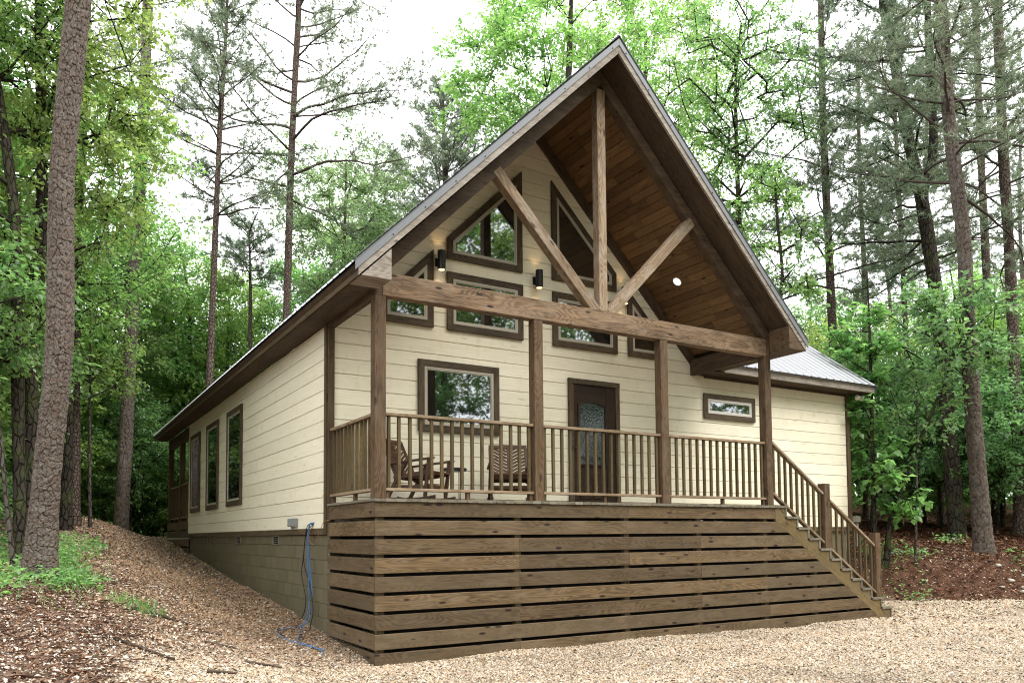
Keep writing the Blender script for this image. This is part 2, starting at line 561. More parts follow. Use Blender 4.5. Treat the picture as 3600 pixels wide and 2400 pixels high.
def bar(name, parent, a, b, wdir, wd, th, mat, c=0.004):
    """a chamfered bar whose axis runs a -> b; wd along wdir, th across"""
    a, b = Vector(a), Vector(b)
    x = (b - a)
    L = x.length
    x.normalize()
    wv = Vector(wdir)
    y = (wv - x * wv.dot(x)).normalized()
    z = x.cross(y)
    mw = Matrix(((x.x, y.x, z.x, a.x), (x.y, y.y, z.y, a.y), (x.z, y.z, z.z, a.z), (0, 0, 0, 1)))
    return link(name, bar_mesh(L, wd, th, c), mat, parent, mw)


def box(name, parent, lo, hi, mat, c=0.004, along=None):
    """a chamfered box; its local X (the grain) runs along its longest side"""
    lo, hi = Vector(lo), Vector(hi)
    s = hi - lo
    ax = along if along is not None else max(range(3), key=lambda i: s[i])
    o = [i for i in range(3) if i != ax]
    m = (lo + hi) / 2
    a, b = m.copy(), m.copy()
    a[ax], b[ax] = lo[ax], hi[ax]
    wd = Vector((0, 0, 0))
    wd[o[0]] = 1
    return bar(name, parent, a, b, wd, s[o[0]], s[o[1]], mat, c)


def plate(name, parent, pts, org, ex, ey, th, mat, ch=0.0, mesh_only=False):
    """a flat polygon (pts in the ex, ey plane through org) given thickness th along ex x ey; ch insets the front's upper and lower edges"""
    ex, ey = Vector(ex).normalized(), Vector(ey).normalized()
    ez = ex.cross(ey)
    org = Vector(org)
    x0 = pts[0][0]
    y0 = pts[0][1]
    P = [(p[0] - x0, p[1] - y0) for p in pts]
    o2 = org + ex * x0 + ey * y0
    n = len(P)
    ylo, yhi = min(p[1] for p in P), max(p[1] for p in P)
    xlo, xhi = min(p[0] for p in P), max(p[0] for p in P)
    vs = [(p[0], p[1], 0) for p in P] + [(p[0], p[1], th - ch) for p in P]
    fs = [tuple(reversed(range(n)))]
    for i in range(n):
        j = (i + 1) % n
        fs.append((i, j, n + j, n + i))
    if ch:
        for p in P:
            y = p[1]
            k = (y - ylo) / max(1e-6, yhi - ylo)
            y2 = y + ch * (1 - 2 * k)
            x2 = p[0]
            vs.append((x2, y2, th))
        for i in range(n):
            j = (i + 1) % n
            fs.append((n + i, n + j, 2 * n + j, 2 * n + i))
        fs.append(tuple(range(2 * n, 3 * n)))
    else:
        fs.append(tuple(range(n, 2 * n)))
    me = mesh_from('plate', vs, fs)
    mw = Matrix(((ex.x, ey.x, ez.x, o2.x), (ex.y, ey.y, ez.y, o2.y), (ex.z, ey.z, ez.z, o2.z), (0, 0, 0, 1)))
    return link(name, me, mat, parent, mw)


def front_plate(name, parent, pts, y, th, mat, ch=0.0):
    """polygon in the XZ plane at depth y, thickness towards the viewer (-y)"""
    return plate(name, parent, pts, (0, y, 0), (1, 0, 0), (0, 0, 1), th, mat, ch)


def side_plate(name, parent, pts, x, th, mat, ch=0.0):
    """polygon given as (y, z) at x, thickness towards -x; local X runs along -y"""
    return plate(name, parent, [(-p[0], p[1]) for p in pts], (x, 0, 0), (0, -1, 0), (0, 0, 1), th, mat, ch)


def lathe(prof, n=20, axis='Z'):
    vs, fs = [], []
    for r, z in prof:
        for i in range(n):
            a = 2 * PI * i / n
            vs.append((r * math.cos(a), r * math.sin(a), z))
    for k in range(len(prof) - 1):
        for i in range(n):
            j = (i + 1) % n
            fs.append((k * n + i, k * n + j, (k + 1) * n + j, (k + 1) * n + i))
    fs.append(tuple(reversed(range(n))))
    fs.append(tuple(range((len(prof) - 1) * n, len(prof) * n)))
    return vs, fs


def lathe_obj(name, parent, prof, loc, mat, n=20, rot=None):
    vs, fs = lathe(prof, n)
    me = mesh_from(name, vs, fs)
    mw = Matrix.Translation(loc)
    if rot is not None:
        mw = mw @ rot
    return link(name, me, mat, parent, mw)


def sweep(pts, rad, sides=6):
    """a smooth tube through points; rad is one number or one per point"""
    pts = np.array(pts, float)
    n = len(pts)
    rad = np.full(n, rad) if np.isscalar(rad) else np.array(rad)
    t = np.gradient(pts, axis=0)
    t /= np.linalg.norm(t, axis=1)[:, None] + 1e-9
    ref = np.array([0.31, 0.77, 0.12])
    vs = []
    for i in range(n):
        u = np.cross(t[i], ref)
        u /= np.linalg.norm(u) + 1e-9
        v = np.cross(t[i], u)
        for k in range(sides):
            a = 2 * PI * k / sides
            vs.append(pts[i] + rad[i] * (math.cos(a) * u + math.sin(a) * v))
    fs = []
    for i in range(n - 1):
        for k in range(sides):
            j = (k + 1) % sides
            fs.append((i * sides + k, i * sides + j, (i + 1) * sides + j, (i + 1) * sides + k))
    return vs, fs


def spline(ctrl, n=40):
    """Catmull-Rom through control points"""
    c = np.array(ctrl, float)
    c = np.vstack([2 * c[0] - c[1], c, 2 * c[-1] - c[-2]])
    out = []
    m = len(c) - 3
    for s in np.linspace(0, m - 1e-6, n):
        i = int(s)
        t = s - i
        p0, p1, p2, p3 = c[i:i + 4]
        out.append(0.5 * ((2 * p1) + (-p0 + p2) * t + (2 * p0 - 5 * p1 + 4 * p2 - p3) * t * t + (-p0 + 3 * p1 - 3 * p2 + p3) * t ** 3))
    return np.array(out)


# ------------------------------------------------------------------ terrain
def S(t):
    t = np.clip(t, 0, 1)
    return t * t * (3 - 2 * t)


def vnoise(x, y, seed=0):
    x, y = np.asarray(x, float), np.asarray(y, float)
    xi, yi = np.floor(x), np.floor(y)
    fx, fy = S(x - xi), S(y - yi)

    def h(a, b):
        v = np.sin(a * 127.1 + b * 311.7 + seed * 74.7) * 43758.5453
        return v - np.floor(v)
    return (h(xi, yi) * (1 - fx) + h(xi + 1, yi) * fx) * (1 - fy) + (h(xi, yi + 1) * (1 - fx) + h(xi + 1, yi + 1) * fx) * fy


def toe(x):
    return np.interp(x, [9.5, 10.6, 11.9, 13, 15, 18, 25, 60], [1.3, 1.25, 1.0, 0.35, -0.5, -2.0, -5.0, -20.0])


def height(x, y):
    x, y = np.asarray(x, float), np.asarray(y, float)
    ty = np.interp(y, [-60, -10, 0, 1.8, 2.8, 4.6, 6.8, 9.4, 13, 15, 17, 19, 20.5, 25, 40, 150], [-2.1, -1.95, -1.94, -1.80, -1.69, -1.55, -1.38, -1.19, -0.9, -0.70, -0.49, -0.42, -0.46, -0.85, -0.6, 2.0])
    amp = np.interp(y, [-12, -5, -2, 1, 4, 10, 13, 17, 30], [0.15, 0.2, 0.34, 0.45, 0.55, 0.62, 0.64, 0.64, 0.5])
    wid = np.interp(y, [0, 6, 12, 20], [3.2, 3.1, 2.2, 2.2])
    left = ty + amp * S((-x - 0.2) / wid) + 0.02 * np.clip(-x - 4, 0, 60)
    d = y - toe(x)
    right = -2.02 + 0.15 * S((d + 1.8) / 1.8) + 0.85 * S(d / 1.15) + 0.072 * np.clip(d - 0.8, 0, 200)
    wb = S((x - 1) / 8)
    wfront = S((0.5 - y) / 2.0)
    wb = wb * (1 - wfront) + S((x - 2) / 7) * wfront
    z = left * (1 - wb) + right * wb
    lit = litter_zone(x, y)
    z = z + (vnoise(x * 1.1, y * 1.1, 3) - 0.5) * (0.05 + 0.13 * lit) + (vnoise(x * 3.3, y * 3.3, 5) - 0.5) * (0.02 + 0.05 * lit)
    return z


def litter_zone(x, y):
    """1 on the leaf and needle covered forest floor, 0 on the gravel"""
    n = (vnoise(x * 0.9, y * 0.9, 9) - 0.5) * 1.1 + (vnoise(x * 3.1, y * 3.1, 2) - 0.5) * 0.5
    lb = np.interp(y, [-10, -3, -1, 1, 4, 8, 12, 16, 17], [-3.6, -2.3, -2.45, -2.5, -2.7, -3.0, -3.4, -4.0, -4.5])
    l = S((lb - x + n) / 0.5 + 0.5)
    r = S((y - toe(x) - 0.02 + n * 0.35) / 0.3 + 0.5) * (x > 9.3)
    b = S((y - 20.2 + n) / 1.0)
    return np.maximum(np.maximum(l, r), b)


def hz(x, y):
    return float(height(np.array([x]), np.array([y]))[0])


def axis_grid(lo, hi, flo, fhi, fine, grow=1.18):
    a = list(np.arange(flo, fhi + fine / 2, fine))
    s, v = fine, fhi
    while v < hi:
        s *= grow
        v += s
        a.append(v)
    s, v = fine, flo
    pre = []
    while v > lo:
        s *= grow
        v -= s
        pre.append(v)
    return np.array(pre[::-1] + a)


gx = axis_grid(-160, 190, -7, 17, 0.14)
gy = axis_grid(-110, 190, -8, 20, 0.14)
GX, GY = np.meshgrid(gx, gy)
gz = height(GX, GY)
nx, ny = len(gx), len(gy)
ii = (np.arange(ny - 1)[:, None] * nx + np.arange(nx - 1)[None, :]).ravel()
gf = np.stack([ii, ii + 1, ii + nx + 1, ii + nx], 1)
zone = litter_zone(GX, GY).ravel()
rightside = S((GX.ravel() - 4) / 5)
gt = np.stack([zone, rightside, zone * 0], 1)
gme = np_mesh('ground', np.stack([GX.ravel(), GY.ravel(), gz.ravel()], 1), gf, gt, smooth=True)


def ground_mat():
    t = NT('gravel_and_forest_floor')
    tc = t.n('ShaderNodeTexCoord')
    a = t.n('ShaderNodeAttribute', attribute_name='tint')
    sp = t.n('ShaderNodeSeparateColor')
    t.l(a.outputs['Color'], sp.inputs[0])
    v = t.n('ShaderNodeTexVoronoi', i_Scale=46.0)
    t.l(tc.outputs['Object'], v.inputs['Vector'])
    sv = t.n('ShaderNodeSeparateColor')
    t.l(v.outputs['Color'], sv.inputs[0])
    grav = t.ramp(sv.outputs[0], [(0.0, (0.13, 0.085, 0.05)), (0.3, (0.27, 0.195, 0.12)), (0.6, (0.38, 0.31, 0.23)), (0.85, (0.48, 0.43, 0.36)), (1.0, (0.20, 0.16, 0.12))])
    grav = t.mix(t.ramp(v.outputs['Distance'], [(0.35, 0.0), (0.75, 1.0)]), grav, (0.10, 0.075, 0.055))
    n = t.n('ShaderNodeTexNoise', i_Scale=7.0, i_Detail=8.0, i_Roughness=0.72)
    t.l(tc.outputs['Object'], n.inputs['Vector'])
    n2 = t.n('ShaderNodeTexNoise', i_Scale=0.9, i_Detail=4.0)
    t.l(tc.outputs['Object'], n2.inputs['Vector'])
    lit_l = t.ramp(n.outputs[0], [(0.3, (0.035, 0.02, 0.013)), (0.5, (0.16, 0.105, 0.075)), (0.68, (0.30, 0.22, 0.17))])
    lit_r = t.ramp(n.outputs[0], [(0.3, (0.018, 0.010, 0.007)), (0.5, (0.085, 0.042, 0.026)), (0.7, (0.155, 0.082, 0.052))])
    lit = t.mix(sp.outputs[1], lit_l, lit_r)
    lit = t.mix(t.math('MULTIPLY', t.ramp(n2.outputs[0], [(0.45, 0.0), (0.65, 1.0)]), 0.5), lit, (0.055, 0.032, 0.02))
    col = t.mix(sp.outputs[0], grav, lit)
    h = t.math('ADD', v.outputs['Distance'], n.outputs[0])
    t.pbsdf(col, 0.9, 0.1, t.bump(h, 0.6, 0.03))
    return t.m


M['ground'] = ground_mat()
ground = tag(link('ground', gme, M['ground']), 'uneven ground of pale gravel running into brown leaf covered forest floor', None, None, 'structure')

# ------------------------------------------------------------------ the cabin
cabin = thing('cabin', (3.45, 0, -1.97), 'cream board cabin with steep gabled porch, dark timber frame and grey metal roof', 'cabin')
OFF = 0.055                                                       # the side wall's face stands at x = 0


def wall_right(z):
    return 11.255 if z < 2.46 else 9.70 - z


def wall_left(z):
    return 0.0 if z < 2.8 else z - 2.80


PITCH = 0.2162
Z0 = -0.335
# front wall backing
fwall = front_plate('front_wall', cabin, [(0.02, -0.33), (11.33, -0.33), (11.33, 2.5), (7.22, 2.5), (3.45, 6.2), (0.02, 2.82)], D + 0.10, 0.085, M['backing'])
k = 0
while True:
    za = Z0 + k * PITCH + 0.003
    zb = za + PITCH - 0.006
    if za > 6.15:
        break
    zb = min(zb, 6.2)
    xa0, xa1 = wall_left(za), wall_left(zb)
    xb0, xb1 = wall_right(za), wall_right(zb)
    if k == 12:
        xb0 = xb1 = 11.255
        zb = 2.47
    if k == 13:
        xb0 = xb1 = min(xb0, xb1, 7.2)
    if k >= 13:
        xb0, xb1 = max(xb0, xa0 + 0.02), max(xb1, xa1 + 0.01)
    xa0 = max(xa0, 0.08) if k <= 13 else xa0
    xa1 = max(xa1, 0.08) if k <= 13 else xa1
    cuts = []
    if xb0 - xa0 > 6:
        cuts = [R.uniform(2.2, 5.2) + xa0 * 0.3]
        if xb0 > 9:
            cuts.append(R.uniform(8.6, 9.6))
    elif xb0 - xa0 > 3:
        cuts = [R.uniform(xa1 + 0.8, xb1 - 0.8)]
    xs = [None] + cuts + [None]
    for i in range(len(xs) - 1):
        l0, l1 = (xa0, xa1) if xs[i] is None else (xs[i] + 0.0003, xs[i] + 0.0003)
        r0, r1 = (xb0, xb1) if xs[i + 1] is None else (xs[i + 1] - 0.0003, xs[i + 1] - 0.0003)
        if r0 - l0 < 0.03:
            continue
        front_plate('siding_board', fwall, [(l0, za), (r0, za), (r1, zb), (l1, zb)], D + 0.015, 0.022 + R.uniform(-0.002, 0.002), M['siding'], 0.005)
    k += 1

# side wall (left) with its boards
swall = side_plate('side_wall', cabin, [(1.80, -0.33), (13.34, -0.33), (13.34, 2.5), (1.80, 2.5)], 0.10, 0.085, M['backing'])
for k in range(14):
    za = Z0 + k * PITCH + 0.003
    zb = min(za + PITCH - 0.006, 2.505)
    if za > 2.49:
        break
    cuts = sorted([R.uniform(4.0, 6.5), R.uniform(8.5, 11.0)])
    ys = [1.865] + cuts + [13.34]
    for i in range(3):
        side_plate('siding_board', swall, [(ys[i + 1] - 0.001, za), (ys[i] + 0.001, za), (ys[i] + 0.001, zb), (ys[i + 1] - 0.001, zb)][::-1][::-1], 0.022, 0.022 + R.uniform(-0.002, 0.002), M['siding'], 0.005)
# walls out of view: back and right
box('back_wall', cabin, (0.1, 13.2, -0.33), (6.8, 13.3, 2.6), M['siding'])
box('end_wall', cabin, (11.25, D + 0.12, -0.33), (11.34, 8.0, 2.5), M['siding'])
box('wing_back_wall', cabin, (6.9, 7.9, -0.33), (11.25, 8.0, 2.5), M['siding'])
# corner trims
bar('corner_trim', cabin, (0.036, D - 0.030, -0.42), (0.036, D - 0.030, 2.50), (1, 0, 0), 0.088, 0.03, M['cornertrim'])
bar('corner_trim', cabin, (-0.018, D + 0.033, -0.42), (-0.018, D + 0.033, 2.50), (0, 1, 0), 0.094, 0.03, M['cornertrim'])
bar('corner_trim', cabin, (11.31, D - 0.025, -0.42), (11.31, D - 0.025, 2.47), (1, 0, 0), 0.1, 0.035, M['cornertrim'])
# sill board under the siding
box('sill_board', cabin, (0.0, 1.83, -0.42), (0.035, 13.34, -0.337), M['cornertrim'])
box('sill_board', cabin, (7.2, D - 0.012, -0.42), (11.26, D + 0.03, -0.337), M['cornertrim'])
box('frieze_board', cabin, (7.15, D - 0.035, 2.435), (11.26, D - 0.009, 2.50), M['eave'])
box('corner_trim', cabin, (0.0, 13.345, -0.42), (0.09, 13.42, 2.5), M['cornertrim'])

# foundation of painted blocks
fnd = side_plate('foundation', cabin, [(1.80, -2.2), (13.3, -2.2), (13.3, -0.425), (1.80, -0.425)], 0.20, 0.147, M['mortar'])
vents = [(4.42, 4.80), (7.285, 7.655), (10.455, 10.80)]
bl_mesh = {}
for r in range(8):
    zt = -0.427 - 0.15 if r == 0 else -0.5775 - 0.2012 * (r - 1)
    z1 = -0.427 if r == 0 else zt - 0.003
    z0 = -0.5745 if r == 0 else z1 - 0.1985
    if r == 0:
        z1 = -0.4275
    y = 1.80 + (0.10 if r % 2 else 0.30)
    edges = [1.80]
    while y < 13.3:
        edges.append(y)
        y += 0.40
    edges.append(13.3)
    for i in range(len(edges) - 1):
        a, b = edges[i] + 0.004, edges[i + 1] - 0.004
        g = min(hz(-0.05, a), hz(-0.05, b))
        if z1 < g or b - a < 0.02:
            continue
        if r == 0 and any(a < v1 and b > v0 for v0, v1 in vents):
            for v0, v1 in vents:
                if a < v1 and b > v0:
                    if v0 - a > 0.03:
                        b = v0
                    elif b - v1 > 0.03:
                        a = v1
                    else:
                        b = a
            if b - a < 0.03:
                continue
        key = (round(b - a, 3), round(z1 - z0, 3))
        o = box('block', fnd, (0.04 + R.uniform(0, 0.002), a, z0), (0.06, b, z1), M['block'], 0.007, along=1)
for y0, y1 in vents:
    v = side_plate('foundation_vent', cabin, [(y0, -0.573), (y1, -0.573), (y1, -0.43), (y0, -0.43)], 0.052, 0.006, M['darkvoid'])
    for j in range(5):
        z = -0.566 + j * 0.0305
        if j in (1, 2, 3):
            box('vent_slat', v, (0.024, y0 + 0.015, z - 0.004), (0.046, y1 - 0.015, z + 0.004), M['vent'], 0.002)
    box('vent_frame', v, (0.022, y0, -0.575), (0.047, y1, -0.562), M['vent'], 0.002)
    box('vent_frame', v, (0.022, y0, -0.442), (0.047, y1, -0.429), M['vent'], 0.002)
    box('vent_frame', v, (0.022, y0, -0.5615), (0.047, y0 + 0.014, -0.4425), M['vent'], 0.002)
    box('vent_frame', v, (0.022, y1 - 0.014, -0.5615), (0.047, y1, -0.4425), M['vent'], 0.002)
wf = front_plate('wing_foundation', cabin, [(6.9, -2.2), (11.24, -2.2), (11.24, -0.425), (6.9, -0.425)], D + 0.2, 0.14, M['mortar'])
for r in range(5):
    z1 = -0.4275 if r == 0 else -0.5775 - 0.2012 * (r - 1)
    z0 = -0.5745 if r == 0 else z1 - 0.1985
    x = 11.24
    n = 0
    while x > 9.3:
        wdt = 0.2 if (n == 0 and r % 2) else 0.4
        box('block', wf, (x - wdt + 0.003, D + 0.045, z0), (x - 0.003, D + 0.07, z1), M['block'], 0.003, along=0)
        x -= wdt
        n += 1


# ------------------------------------------------------------------ windows
def shrink_poly(pts, d):
    """inset a convex polygon (counter-clockwise) by d"""
    n = len(pts)
    lines = []
    for i in range(n):
        (x1, y1), (x2, y2) = pts[i], pts[(i + 1) % n]
        L = math.hypot(x2 - x1, y2 - y1)
        nxm, nym = -(y2 - y1) / L, (x2 - x1) / L
        lines.append((nxm, nym, nxm * x1 + nym * y1 + d))
    out = []
    for i in range(n):
        a1, b1, c1 = lines[i - 1]
        a2, b2, c2 = lines[i]
        det = a1 * b2 - a2 * b1
        out.append(((c1 * b2 - c2 * b1) / det, (a1 * c2 - a2 * c1) / det))
    return out


def ring(name, parent, outer, inner, plane, mat, th, split, boardname):
    """frame between two polygons: one object, or one board per side when split"""
    n = len(outer)
    f = front_plate if plane[0] == 'front' else side_plate
    if split:
        for i in range(n):
            j = (i + 1) % n
            e = 0.0006
            p = [outer[i], outer[j], inner[j], inner[i]]
            cx, cy = sum(a[0] for a in p) / 4, sum(a[1] for a in p) / 4
            p = [(a[0] + (cx - a[0]) * e, a[1] + (cy - a[1]) * e) for a in p]
            # the board's own long side is its local X, so the grain follows it
            if plane[0] == 'front':
                ex = Vector((outer[j][0] - outer[i][0], 0, outer[j][1] - outer[i][1])).normalized()
                ey = Vector((0, -1, 0)).cross(ex)
                org = Vector((p[0][0], plane[1], p[0][1]))
                q = [((a[0] - p[0][0]) * ex.x + (a[1] - p[0][1]) * ex.z, (a[0] - p[0][0]) * ey.x + (a[1] - p[0][1]) * ey.z) for a in p]
                plate(boardname, parent, q, org, ex, ey, th, mat, 0.003)
            else:
                ex = Vector((0, -(outer[j][0] - outer[i][0]), outer[j][1] - outer[i][1]))
                ex = Vector((0, ex.y, ex.z)).normalized()
                ey = Vector((-1, 0, 0)).cross(ex)
                pp = [(-a[0], a[1]) for a in p]
                org = Vector((plane[1], pp[0][0], pp[0][1]))
                q = [((a[0] - pp[0][0]) * ex.y + (a[1] - pp[0][1]) * ex.z, (a[0] - pp[0][0]) * ey.y + (a[1] - pp[0][1]) * ey.z) for a in pp]
                plate(boardname, parent, q, org, ex, ey, th, mat, 0.003)
        return None
    vs, fs = [], []
    for (x, z) in outer + inner:
        vs.append((x, 0, z))
    for (x, z) in outer + inner:
        vs.append((x, -th, z))
    for i in range(n):
        j = (i + 1) % n
        fs.append((2 * n + i, 2 * n + j, 3 * n + j, 3 * n + i))
        fs.append((i, j, 2 * n + j, 2 * n + i))
        fs.append((n + j, n + i, 3 * n + i, 3 * n + j))
    me = mesh_from(boardname, vs, fs)
    if plane[0] == 'front':
        mw = Matrix.Translation((0, plane[1], 0))
    else:
        mw = Matrix(((0, 1, 0, plane[1]), (-1, 0, 0, 0), (0, 0, 1, 0), (0, 0, 0, 1)))
    return link(boardname, me, mat, parent, mw)


def window(pts, plane, trim=0.1, frame=0.055, fm='frame', label=None, name='window', sash=True):
    """pts: the trim's outer outline, counter-clockwise from the lower left (seen from outside)"""
    p1 = shrink_poly(pts, trim)
    p2 = shrink_poly(p1, frame)
    if plane[0] == 'front':
        base = plane[1] - 0.010
        glass = front_plate('pane', None, p2, base - 0.004, 0.006, M['glass'])
    s = ring('window', cabin, p1, p2, plane_off(plane, 0.010), M[fm], 0.022, False, name)
    if label:
        s['label'] = label
    if plane[0] == 'front':
        reparent(glass, s)
    else:
        glass = side_plate('pane', s, [(-a, b) for a, b in p2], plane[1] - 0.014, 0.006, M['glass'])
    ring('trim', s, pts, p1, plane_off(plane, 0.004), M['trim'], 0.036, True, 'trim_board')
    if sash:
        p3 = shrink_poly(p2, 0.016)
        ring('sash', s, p2, p3, plane_off(plane, 0.0205), M[fm], 0.005, False, 'sash')
    return s


def plane_off(plane, d):
    return (plane[0], plane[1] - d)


def reparent(o, p):
    o.parent = p
    o.matrix_parent_inverse = W[p].inverted()


FR = ('front', D - 0.012)
big = window([(1.347, 1.093), (2.725, 1.093), (2.725, 2.162), (1.347, 2.162)], FR, 0.10, 0.036)
window([(1.83, 2.655), (3.182, 2.655), (3.182, 3.55), (1.83, 3.55)], FR, 0.10, 0.036)
window([(1.83, 3.747), (3.177, 3.747), (3.177, 5.41), (1.83, 4.071)], FR, 0.10, 0.036)
window([(3.752, 3.735), (5.09, 3.735), (5.09, 4.05), (3.752, 5.395)], FR, 0.10, 0.036)
window([(3.757, 2.645), (5.095, 2.645), (5.095, 3.54), (3.757, 3.54)], FR, 0.10, 0.036)
window([(0.76, 2.655), (1.60, 2.655), (1.60, 3.84), (0.76, 3.0)], FR, 0.10, 0.036)
window([(5.335, 2.645), (6.16, 2.645), (6.16, 3.0), (5.335, 3.83)], FR, 0.10, 0.036)
window([(7.115, 1.685), (8.468, 1.685), (8.468, 2.152), (7.115, 2.152)], FR, 0.098, 0.040, 'whiteframe', 'short wide window with white frame')
SD = ('side', 0.0)
for y0, y1 in ((7.02, 8.40), (9.34, 10.70), (11.616, 12.92)):
    pts = [(-y1, 0.19), (-y0, 0.19), (-y0, 2.165), (-y1, 2.165)]
    # side outlines are given as (-y, z); seen from outside -y runs to the right
    window(pts, SD, 0.105, 0.028)

# ------------------------------------------------------------------ front door
dr = front_plate('front_door', cabin, [(4.141, -0.01), (5.023, -0.01), (5.023, 2.05), (4.141, 2.05)], D - 0.010, 0.02, M['doorwood'])
for lo, hi in (((4.05, -0.02), (4.1395, 2.05)), ((5.0245, -0.02), (5.112, 2.05))):
    box('door_trim', dr, (lo[0], D - 0.06, lo[1]), (hi[0], D - 0.012, hi[1]), M['cornertrim'])
box('door_trim', dr, (4.05, D - 0.062, 2.0515), (5.112, D - 0.012, 2.139), M['trim'])
arch = [(4.26, 0.72), (4.80, 0.72), (4.80, 1.70)]
for i in range(9):
    u = i / 8
    arch.append((4.80 - 0.54 * u, 1.70 + 0.13 * math.sin(PI * (0.18 + 0.64 * u)) - 0.13 * math.sin(PI * 0.18)))
arch = arch[:3] + arch[4:]
dgl = front_plate('door_glass', dr, arch, D - 0.031, 0.004, M['doorglass'])
am = shrink_poly(arch, -0.03)
ring('door_moulding', dr, am, arch, ('front', D - 0.030), M['doorwood'], 0.022, False, 'door_moulding')
for x0 in (4.27, 4.55):
    front_plate('door_panel', dr, [(x0, 0.14), (x0 + 0.24, 0.14), (x0 + 0.24, 0.58), (x0, 0.58)], D - 0.031, 0.012, M['doorwood'], 0.008)
for x0, x1 in ((4.141, 4.225), (4.835, 5.023)):
    front_plate('door_stile', dr, [(x0, 0.0), (x1, 0.0), (x1, 2.04), (x0, 2.04)], D - 0.0305, 0.010, M['doorwood'], 0.003)
lathe_obj('door_handle', dr, [(0.028, 0), (0.028, 0.008), (0.012, 0.012), (0.012, 0.05), (0.028, 0.055), (0.03, 0.075), (0.015, 0.085)], (4.19, D - 0.04, 0.98), M['brass'], 14, Matrix.Rotation(PI / 2, 4, 'X'))
box('threshold', cabin, (4.10, D - 0.11, 0.001), (5.07, D - 0.012, 0.022), M['trim'])

# ------------------------------------------------------------------ porch deck
deck = box('deck_frame', cabin, (0.05, 0.05, -0.20), (6.85, 1.70, -0.045), M['skirt'])
PW = 0.1385
n = int(7.03 / PW)
for i in range(n):
    x = -0.022 + i * PW
    box('deck_plank', deck, (x + 0.0015, -0.025, -0.037 + R.uniform(-0.003, 0.001)), (x + PW - 0.0015, D - 0.032, R.uniform(-0.002, 0.001)), M['deck'], 0.007, along=1)
n_end = -0.022 + n * PW
# skirt of wide boards with gaps
skirt = box('skirt_shade_sheet', cabin, (0.1, 0.30, -1.9), (6.7, 0.34, -0.25), M['darkvoid'])  # black sheet painted as the shade under the deck, seen through the gaps
joints = {0: [3.85], 1: [3.80], 2: [2.0, 5.25], 3: [2.0, 3.85], 4: [2.0, 5.25], 5: [6.7], 6: [2.0, 5.25], 7: [3.8, 6.75], 8: [2.0, 5.2], 9: [3.9]}


def skirt_end(z):
    return 6.925 + (-0.24 - z) / 0.647


for r in range(10):
    zt = -0.0395 - 0.224 * r
    zb = zt - 0.181
    if r == 0:
        ends = (6.92, 6.92)
    else:
        ends = (skirt_end(zb) - 0.004, skirt_end(zt) - 0.004)
    if r >= 9:
        ends = (9.3, 9.3)
    xs = [0.0] + joints[r] + [None]
    for i in range(len(xs) - 1):
        l = xs[i] + (0.0012 if i else 0)
        a, b = (ends if xs[i + 1] is None else (xs[i + 1] - 0.0012,) * 2)
        if a - l < 0.05:
            continue
        front_plate('skirt_board', skirt, [(l, zb), (a, zb), (b, zt), (l, zt)], 0.038, 0.038 + R.uniform(-0.003, 0.002), M['skirt'], 0.004)
    if r < 9:
        side_plate('skirt_board', skirt, [(D - 0.002, zb), (0.0395, zb), (0.0395, zt), (D - 0.002, zt)], 0.034, 0.034 + R.uniform(-0.003, 0.002), M['skirt'], 0.004)
side_plate('skirt_board', skirt, [(1.3, -2.236), (0.0395, -2.236), (0.0395, -2.056), (1.3, -2.056)], 0.034, 0.034, M['skirt'], 0.004)
for x in (2.0, 3.83, 5.25, 6.72):
    box('framing_post', skirt, (x - 0.045, 0.04, -2.1), (x + 0.045, 0.13, -0.21), M['skirt'])
for z in (-0.6,):
    box('framing_post', skirt, (0.04, 0.042, -2.1), (0.13, 0.13, -0.21), M['skirt'])
box('framing_post', skirt, (7.9, 0.05, -2.1), (7.99, 0.13, -1.0), M['skirt'])
box('framing_post', skirt, (9.0, 0.05, -2.1), (9.09, 0.13, -1.6), M['skirt'])
front_plate('stair_shade_panel', skirt, [(6.75, -2.1), (9.3, -2.1), (9.3, -1.9), (6.9, -0.35)], 0.45, 0.03, M['darkvoid'])  # same black sheet, painting the shade in the hollow below the stairs

# posts and roof framing
for x in (0.065, 2.33, 4.575, 6.827):
    box('porch_post', cabin, (x - 0.072, 0.0, 0.001), (x + 0.072, 0.143, 2.447), M['post'], 0.006)
bm = box('porch_beam', cabin, (0.095, -0.004, 2.45), (6.80, 0.138, 2.735), M['beam'], 0.006)
box('side_beam', cabin, (-0.006, 0.002, 2.45), (0.093, D - 0.02, 2.735), M['rafter'], 0.006)
box('side_beam', cabin, (6.803, 0.002, 2.45), (6.898, D - 0.02, 2.735), M['rafter'], 0.006)
king = box('king_post', cabin, (3.377, 0.0, 2.738), (3.523, 0.138, 5.98), M['brace'], 0.006)


def xz_bar(name, a, b, wd, y0, y1, mat):
    dx, dz = b[0] - a[0], b[1] - a[1]
    L = math.hypot(dx, dz)
    return bar(name, cabin, (a[0], (y0 + y1) / 2, a[1]), (b[0], (y0 + y1) / 2, b[1]), (-dz / L, 0, dx / L), wd, y1 - y0, mat, 0.006)


xz_bar('brace', (3.376 - 0.04, 2.745 - 0.03), (1.70, 4.385), 0.152, -0.002, 0.135, M['brace'])
xz_bar('brace', (3.524 + 0.04, 2.745 - 0.03), (5.20, 4.385), 0.152, -0.002, 0.135, M['brace'])
front_plate('truss_rafter', cabin, [(0.0, 2.737), (0.14, 2.737), (3.449, 6.048), (3.449, 6.27), (0.0, 2.83)], 0.14, 0.138, M['rafter'])
front_plate('truss_rafter', cabin, [(6.76, 2.737), (6.9, 2.737), (6.9, 2.83), (3.451, 6.27), (3.451, 6.048)], 0.14, 0.138, M['rafter'])
